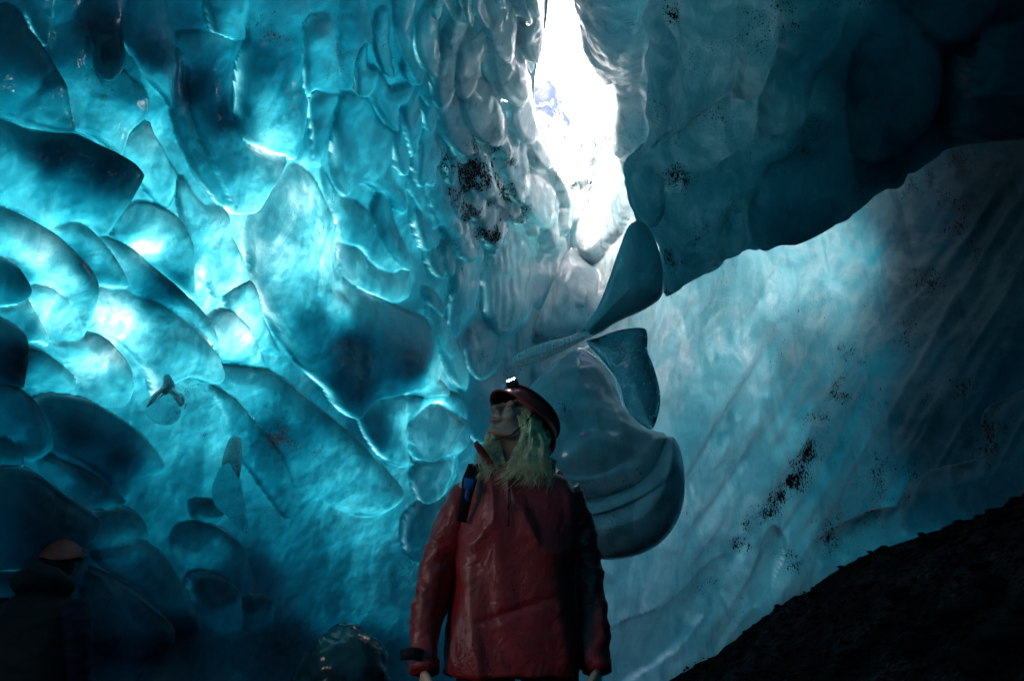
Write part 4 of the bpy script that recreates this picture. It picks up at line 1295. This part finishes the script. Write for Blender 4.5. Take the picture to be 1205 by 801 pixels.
def woman():
    root = empty("person", (.02, 2.52, 0))
    tag(root, "person in red hooded jacket and red helmet with lit head lamp, gazing up", "person")
    def adopt(o):
        o.parent = root; o.matrix_parent_inverse = Matrix.Translation((-.02, -2.52, 0)); return o
    M = rotz(R(-54)) @ rotx(R(-30)) @ roty(R(4))
    hc = np.array([.030, 2.53, 1.588])
    shL, elL, wrL = (-.145, 2.54, 1.345), (-.262, 2.57, 1.085), (-.288, 2.48, .755)
    shR, elR, wrR = (.205, 2.56, 1.345), (.262, 2.60, 1.075), (.282, 2.51, .755)
    # body: one continuous skin
    b = MB()
    hd = head_mb().xf(M, hc); b.add(hd)
    b.tube([(.03, 2.555, 1.38), (.03, 2.55, 1.45), hc + M @ np.array([0, .01, -.075]), hc + M @ np.array([0, .012, -.03])], [.066, .055, .053, .052], 16)
    b.loft([ellipse_ring(.02, 2.56, z, w, d) for z, w, d in ((.86, .155, .105), (.95, .165, .11), (1.08, .13, .095), (1.22, .15, .10), (1.33, .165, .095), (1.40, .12, .075), (1.43, .06, .06))])
    for a, e, w, s in ((shL, elL, wrL, -1), (shR, elR, wrR, 1)):
        P = limb_pts(a, e, w)
        b.tube(P, np.linspace(.052, .027, len(P)), 14)
        dd = np.array(w) - P[-3]; dd /= np.linalg.norm(dd)
        b.add(hand_mb(w, dd + np.array([0, -.05, -.2]), (-s * .9, .25, 0), s))
    for s in (-1, 1):
        x = .02 + s * .095
        b.tube([(x, 2.56, .92), (x + s * .012, 2.55, .70), (x + s * .015, 2.55, .48), (x + s * .015, 2.57, .28), (x + s * .015, 2.58, .09)], [.086, .078, .055, .052, .038], 16)
        b.ellipsoid((x + s * .02, 2.52, .05), (.042, .115, .04))
    def tint(co, no, me):
        loc = (co - hc) @ M       # inverse rotation
        return co
    bo = fused("body", b, SKIN, None, .0052, 3, .5, tint)
    adopt(bo)
    # eyes closed to slits in the shade: lids follow the brow; lips
    mb = MB(); mb.ellipsoid((0, -.1055, -.0568), (.019, .008, .0042)).ellipsoid((0, -.1030, -.0682), (.017, .008, .0050)).xf(M, hc)
    adopt(mb.obj("lips", LIP))
    for s in (-1, 1):
        mb = MB(); mb.ellipsoid((s * .030, -.0855, .005), (.0095, .0085, .0055)).xf(M, hc)
        adopt(mb.obj("eye", principled("eye", (.16, .17, .18), .15)))
        mb = MB(); mb.tube([(s * .012, -.0935, .030), (s * .028, -.093, .035), (s * .046, -.081, .030)], [.0015, .0025, .001], 6).xf(M, hc)
        adopt(mb.obj("eyebrow", BROW))
    h = helmet(None, M, hc, REDSHELL); adopt(h)

    # jacket
    j = MB()
    prof = [(.735, -.008, .222, .160), (.80, -.004, .220, .160), (.90, .002, .214, .155), (1.02, .010, .206, .148), (1.14, .018, .202, .142), (1.25, .026, .206, .138), (1.325, .032, .200, .128),
            (1.372, .032, .172, .112), (1.398, .032, .132, .098), (1.412, .030, .095, .085)]
    j.loft([ellipse_ring(cx, 2.55, z, w, d, 48, 2.5) for z, cx, w, d in prof])
    for a, e, w, s in ((shL, elL, wrL, -1), (shR, elR, wrR, 1)):
        P = limb_pts(np.array(a) + (-s * .02, 0, .0), e, w, 7)
        j.tube(P, np.interp(np.linspace(0, 1, len(P)), [0, .15, .5, .85, 1], [.066, .074, .062, .054, .047]), 18)
    zelb = 1.08

    def folds(co, no, me):
        x, y, z = co[:, 0], co[:, 1], co[:, 2]
        tor = np.where(x < .08, smooth(-.30, -.22, x + (1.1 - z) * .12), 1 - smooth(.22, .28, x - (1.1 - z) * .10))
        p = np.stack([x * 8 + z * 1.6, y * 8, z * 2.2], -1)
        r1 = 1 - np.abs(fbm(p, 2, 101)) * 2.2
        p2 = np.stack([x * 5 + 3, y * 6, z * 11 + np.sin(x * 9) * 1.2], -1)
        r2 = 1 - np.abs(fbm(p2, 3, 111)) * 2.2
        p3 = np.stack([x * 9 - z * 6, y * 9, z * 14 + x * 9], -1)
        r3 = 1 - np.abs(fbm(p3, 2, 121)) * 2.0
        fine = fbm(co * 28, 2, 131)
        r1 = np.sign(r1) * np.abs(r1) ** 1.5
        cr = np.maximum(0, 1 - np.abs(fbm(np.stack([x * 11 + z * 9, y * 9, z * 10 - x * 8], -1), 2, 137)) * 7) ** 1.6
        cr2 = np.maximum(0, 1 - np.abs(fbm(np.stack([x * 9 - z * 10, y * 9, z * 12 + x * 6], -1), 2, 139)) * 7) ** 1.6
        fine = fine * .2 + cr * .7 + cr2 * .5
        dsp = tor * (r1 * .020 + r2 * .003 * (1 - smooth(1.0, 1.3, z)) + .007 * np.exp(-((z - .93 - x * .32) / .014) ** 2) * smooth(-.22, -.05, x) * (1 - smooth(.05, .2, x)) * -1) + (1 - tor) * (r3 * .008 + r2 * .006) + fine * .0016
        # hem and cuffs flare
        return co + no * (dsp - .006)[:, None]
    jo = fused("jacket", j, RED, None, .0062, 6, .5, folds); adopt(jo)
    def sub(o): 
        o.parent = jo; return o
    # stand-up collar, open at the throat, with the point sticking out to the left
    mb = MB(); rings = []
    for k, (z, rx, ry) in enumerate(((1.385, .135, .112), (1.412, .132, .112), (1.434, .134, .114), (1.448, .138, .118))):
        ring = []
        for t in np.linspace(R(-42), R(234), 44):
            open_ = math.exp(-((t - R(234)) / .5) ** 2)
            px_ = .03 + rx * math.cos(t) - open_ * .075 * k / 3
            py_ = 2.545 + ry * math.sin(t) - open_ * .02 * k
            ring.append((px_, py_, z + open_ * .014 * k))
        rings.append(ring)
    n = len(rings[0]); vs_ = [p for r in rings for p in r]
    fs_ = [(i * n + q, i * n + q + 1, (i + 1) * n + q + 1, (i + 1) * n + q) for i in range(3) for q in range(n - 1)]
    co = mesh_obj("collar", np.array(vs_), fs_, RED, jo)
    s_ = co.modifiers.new("t", 'SOLIDIFY'); s_.thickness = .006
    # hood bunched behind the neck
    mb = MB(); mb.tube([(-.10, 2.60, 1.405), (-.06, 2.655, 1.425), (.03, 2.68, 1.435), (.12, 2.655, 1.425), (.165, 2.59, 1.400), (.16, 2.54, 1.385)], [.030, .045, .052, .046, .036, .018], 14)
    hood = fused("hood", mb, RED, None, .008, 4, .5, lambda co, no, me: co + no * (fbm(co * 18, 3, 141) * .012)[:, None]); sub(hood)
    # zip and puller
    def front_y(x, z):
        cz = np.interp(z, [p[0] for p in prof], [p[3] for p in prof]); cw = np.interp(z, [p[0] for p in prof], [p[2] for p in prof]); cx = np.interp(z, [p[0] for p in prof], [p[1] for p in prof])
        return 2.55 - cz * max(0, 1 - abs((x - cx) / cw) ** 2.5) ** (1 / 2.5) - .012
    mb = MB(); mb.tube([(-.012, front_y(-.012, z) - .002, z) for z in (1.39, 1.36, 1.32, 1.28, 1.24, 1.20)], .0035, 8, True, .5); sub(mb.obj("zip", RUBBER))
    mb = MB(); mb.tube([(-.012, front_y(-.012, 1.27) - .012, 1.295), (-.013, front_y(-.012, 1.25) - .014, 1.255)], [.004, .0055], 8, True, .6); sub(mb.obj("zip_puller", RUBBER))
    # rucksack strap on her right shoulder with a blue buckle
    mb = MB(); pts = [(-.118, 2.62, 1.395), (-.128, 2.555, 1.428), (-.140, 2.49, 1.408), (-.150, 2.435, 1.36), (-.160, 2.425, 1.30), (-.175, 2.45, 1.22)]
    mb.tube(pts, [.030, .030, .028, .026, .020, .016], 12, True, .28, (0, 1, .4))
    so = mb.obj("rucksack_strap", BLACKCLOTH); adopt(so)
    mb = MB(); mb.tube([(-.148, 2.412, 1.362), (-.153, 2.404, 1.328)], [.020, .017], 8, True, .35, (0, 1, 0)); mb.tube([(-.152, 2.406, 1.33), (-.158, 2.404, 1.300), (-.150, 2.402, 1.285)], [.008, .006, .004], 8, True, .5, (0, 1, 0))
    bk = mb.obj("buckle", BLUECLOTH, so)
    # cuffs and wrist strap
    for w, e, s in ((wrL, elL, -1), (wrR, elR, 1)):
        P = limb_pts(shL if s < 0 else shR, e, w)
        mb = MB(); mb.tube([P[-2] * .3 + P[-1] * .7, P[-1] + (P[-1] - P[-2]) * .18], [.051, .049], 20); sub(mb.obj("cuff", RED))
    mb = MB(); mb.tube([(-.290, 2.43, .80), (-.325, 2.425, .805), (-.362, 2.43, .80)], [.018, .020, .016], 10, True, .3, (0, 1, 0)); sub(mb.obj("wrist_strap", BLACKCLOTH))
    # trousers and boots
    tr = MB()
    tr.loft([ellipse_ring(.01, 2.56, z, w, d) for z, w, d in ((.74, .19, .135), (.82, .20, .14), (.92, .19, .13), (.98, .175, .12))])
    for s in (-1, 1):
        x = .02 + s * .098
        tr.tube([(x, 2.56, .84), (x + s * .012, 2.55, .68), (x + s * .015, 2.55, .48), (x + s * .015, 2.57, .28), (x + s * .015, 2.58, .13)], [.105, .098, .078, .075, .068], 18)
    adopt(fused("trousers", tr, BLACKCLOTH, None, .010, 4, .5, lambda co, no, me: co + no * (fbm(co * np.array([6, 6, 14]), 2, 151) * .010)[:, None]))
    for s in (-1, 1):
        x = .02 + s * .115
        mb = MB(); mb.tube([(x, 2.585, .20), (x, 2.585, .10)], [.058, .056], 16).ellipsoid((x + s * .005, 2.51, .05), (.050, .125, .045)).ellipsoid((x, 2.57, .045), (.046, .06, .042))
        mb.loft([ellipse_ring(x + s * .004, 2.53, z, .053, .150, 24, 2.6) for z in (-.005, .022)])
        adopt(fused("boot", mb, RUBBER, None, .007, 2))

    # hair: wavy locks from under the helmet to the shoulders
    mb = MB()
    rr = random.Random(4)
    def lock(p, mid, end, r0, amp, fq, ph, n=18):
        pts = []
        for i in range(n):
            t = i / (n - 1)
            q = (1 - t) ** 2 * p + 2 * t * (1 - t) * mid + t * t * end
            q = q + np.array([math.sin(fq * t + ph), math.cos(fq * .9 * t + ph), .25 * math.sin(fq * t * 1.3)]) * amp * t ** .7
            pts.append(q)
        mb.tube(pts, [r0 * (.7 + .5 * math.sin(math.pi * min(1, (i / (n - 1)) * 1.2))) * (1 - .8 * (i / (n - 1)) ** 3) for i in range(n)], 6, True, .7)
    for k in range(92):               # wavy locks, each a sheaf of fine strands
        side = 1 if rr.random() < .66 else -1
        a = rr.uniform(-.55, 1.35)
        p = hc + M @ np.array([side * .076 * math.cos(a * .9), .100 * math.sin(a), rr.uniform(-.035, .03)])
        if side > 0:      # mass on the right of the picture, down onto the chest and shoulder
            mid = np.array([max(p[0], .035) + rr.uniform(.0, .045), p[1] - rr.uniform(0, .05), 1.50 + rr.uniform(-.03, .03)])
            end = np.array([rr.uniform(.005, .135) if rr.random() < .8 else rr.uniform(-.06, .01), 2.425 + rr.uniform(-.035, .03), rr.uniform(1.325, 1.44)])
            if end[0] < .01: end[2] = rr.uniform(1.325, 1.385)
        else:             # mass on the left, behind the chin
            mid = np.array([-.070 + rr.uniform(-.035, .02), 2.50 + rr.uniform(-.03, .05), 1.535 + rr.uniform(-.03, .02)])
            end = np.array([rr.uniform(-.118, -.055), 2.445 + rr.uniform(-.03, .04), rr.uniform(1.35, 1.46)])
        amp, fq, ph = rr.uniform(.010, .022), rr.uniform(8, 14), rr.uniform(0, 6.28)
        for q in range(14):
            g = lambda w: np.array([rr.gauss(0, w), rr.gauss(0, w), rr.gauss(0, w)])
            lock(p + g(.004), mid + g(.006), end + g(.008) + np.array([0, 0, rr.uniform(-.01, .02)]), rr.uniform(.0007, .0017), amp * rr.uniform(.8, 1.2), fq * rr.uniform(.95, 1.05), ph + rr.uniform(-.25, .25), 20)
    # loose flyaway hairs
    for k in range(110):
        side = rr.choice((-1, 1)); a = rr.uniform(-.3, 1.3)
        p = hc + M @ np.array([side * .078 * math.cos(a * .9), .09 * math.sin(a), -.02])
        pts = []; ph = rr.uniform(0, 6); dx = rr.uniform(-.06, .06); dy = rr.uniform(-.07, .01); e = rr.uniform(1.36, 1.47)
        for i in range(14):
            t = i / 13
            pts.append((p[0] + dx * t + .02 * math.sin(9 * t + ph) * t, p[1] + dy * t + .02 * math.cos(8 * t + ph) * t, p[2] + (e - p[2]) * t))
        mb.tube(pts, .0007, 4)
    adopt(mb.obj("hair", HAIR))
    return root


woman()


def man():
    x0, y0 = -2.93, 4.55
    z0 = float(ground_z(np.array(x0), np.array(y0)))
    root = empty("person", (x0, y0, z0))
    tag(root, "person in dark clothing and orange helmet standing at the bottom left edge", "person")
    def adopt(o):
        o.parent = root; o.matrix_parent_inverse = Matrix.Translation((-x0, -y0, -z0)); return o
    B = np.array([x0, y0, z0])
    M = rotz(R(205)) @ rotx(R(14))
    hc = B + np.array([.03, .06, 1.62])
    b = MB()
    b.add(head_mb().xf(M, hc))
    b.tube([B + (0.03, 0, 1.36), B + (.03, .03, 1.46), hc + M @ np.array([0, .01, -.05])], [.07, .06, .056], 14)
    b.loft([[tuple(B + np.array(p)) for p in ellipse_ring(.0, 0, z, w, d)] for z, w, d in ((.86, .15, .11), (1.0, .155, .11), (1.2, .17, .11), (1.36, .18, .10), (1.42, .10, .08))])
    arms = []
    for s in (-1, 1):
        sh = B + np.array([s * .19, 0, 1.37]); el = B + np.array([s * .28, .02, 1.09]); wr = B + np.array([s * .27, -.02 if s < 0 else .12, .84])
        P = limb_pts(sh, el, wr); arms.append(P)
        b.tube(P, np.linspace(.05, .028, len(P)), 12)
        d = P[-1] - P[-2]
        b.add(hand_mb(wr, d, (-s, 0, 0), s))
        x = s * .10
        b.tube([B + (x, 0, .92), B + (x, .01, .5), B + (x, .02, .08)], [.085, .056, .04], 12)
        b.ellipsoid(B + (x, .05, .045), (.045, .12, .042))
    adopt(fused("body", b, SKIN, None, .008, 3))
    mb = MB(); mb.ellipsoid((0, .018, -.02), (.084, .104, .11)).xf(M, hc); adopt(mb.obj("balaclava", BLACKCLOTH))
    h = helmet(None, M, hc, ORANGESHELL, False, False, .25); adopt(h)
    j = MB()
    j.loft([[tuple(B + np.array(p)) for p in ellipse_ring(.0, 0, z, w, d)] for z, w, d in ((.70, .25, .18), (.85, .25, .18), (1.05, .24, .17), (1.25, .245, .165), (1.36, .225, .14), (1.42, .15, .11), (1.47, .09, .09), (1.53, .085, .085))])
    for P in arms:
        j.tube(P, np.interp(np.linspace(0, 1, len(P)), [0, .2, .6, 1], [.085, .085, .07, .058]), 14)
    jk = fused("jacket", j, BLACKCLOTH, None, .012, 4, .5, lambda co, no, me: co + no * (fbm(co * np.array([7, 7, 10]), 3, 171) * .018)[:, None]); adopt(jk)
    mb = MB(); mb.tube([p * 1.0 for p in arms[1]], np.interp(np.linspace(0, 1, len(arms[1])), [0, .2, .6, 1], [.088, .090, .076, .064]), 16)
    sl = fused("sleeve", mb, NAVY, None, .010, 3, .5, lambda co, no, me: co + no * (fbm(co * np.array([9, 9, 13]), 3, 181) * .016)[:, None]); sl.parent = jk
    # collar hood
    mb = MB(); mb.tube([B + (-.14, .02, 1.45), B + (-.08, -.09, 1.50), B + (.0, -.12, 1.53), B + (.09, -.09, 1.51), B + (.16, .02, 1.45)], [.05, .075, .085, .075, .05], 14)
    hd = fused("hood", mb, BLACKCLOTH, None, .010, 4); hd.parent = jk
    tr = MB()
    tr.loft([[tuple(B + np.array(p)) for p in ellipse_ring(0, 0, z, w, d)] for z, w, d in ((.74, .18, .13), (.85, .19, .14), (.95, .17, .12))])
    for s in (-1, 1):
        x = s * .10
        tr.tube([B + (x, 0, .84), B + (x, .0, .5), B + (x, .02, .12)], [.105, .08, .07], 14)
    adopt(fused("trousers", tr, BLACKCLOTH, None, .012, 3))
    for s in (-1, 1):
        x = s * .10
        mb = MB(); mb.tube([B + (x, .0, .2), B + (x, .0, .08)], [.06, .056], 14).ellipsoid(B + (x, .06, .05), (.05, .13, .047))
        adopt(fused("boot", mb, RUBBER, None, .009, 2))


man()
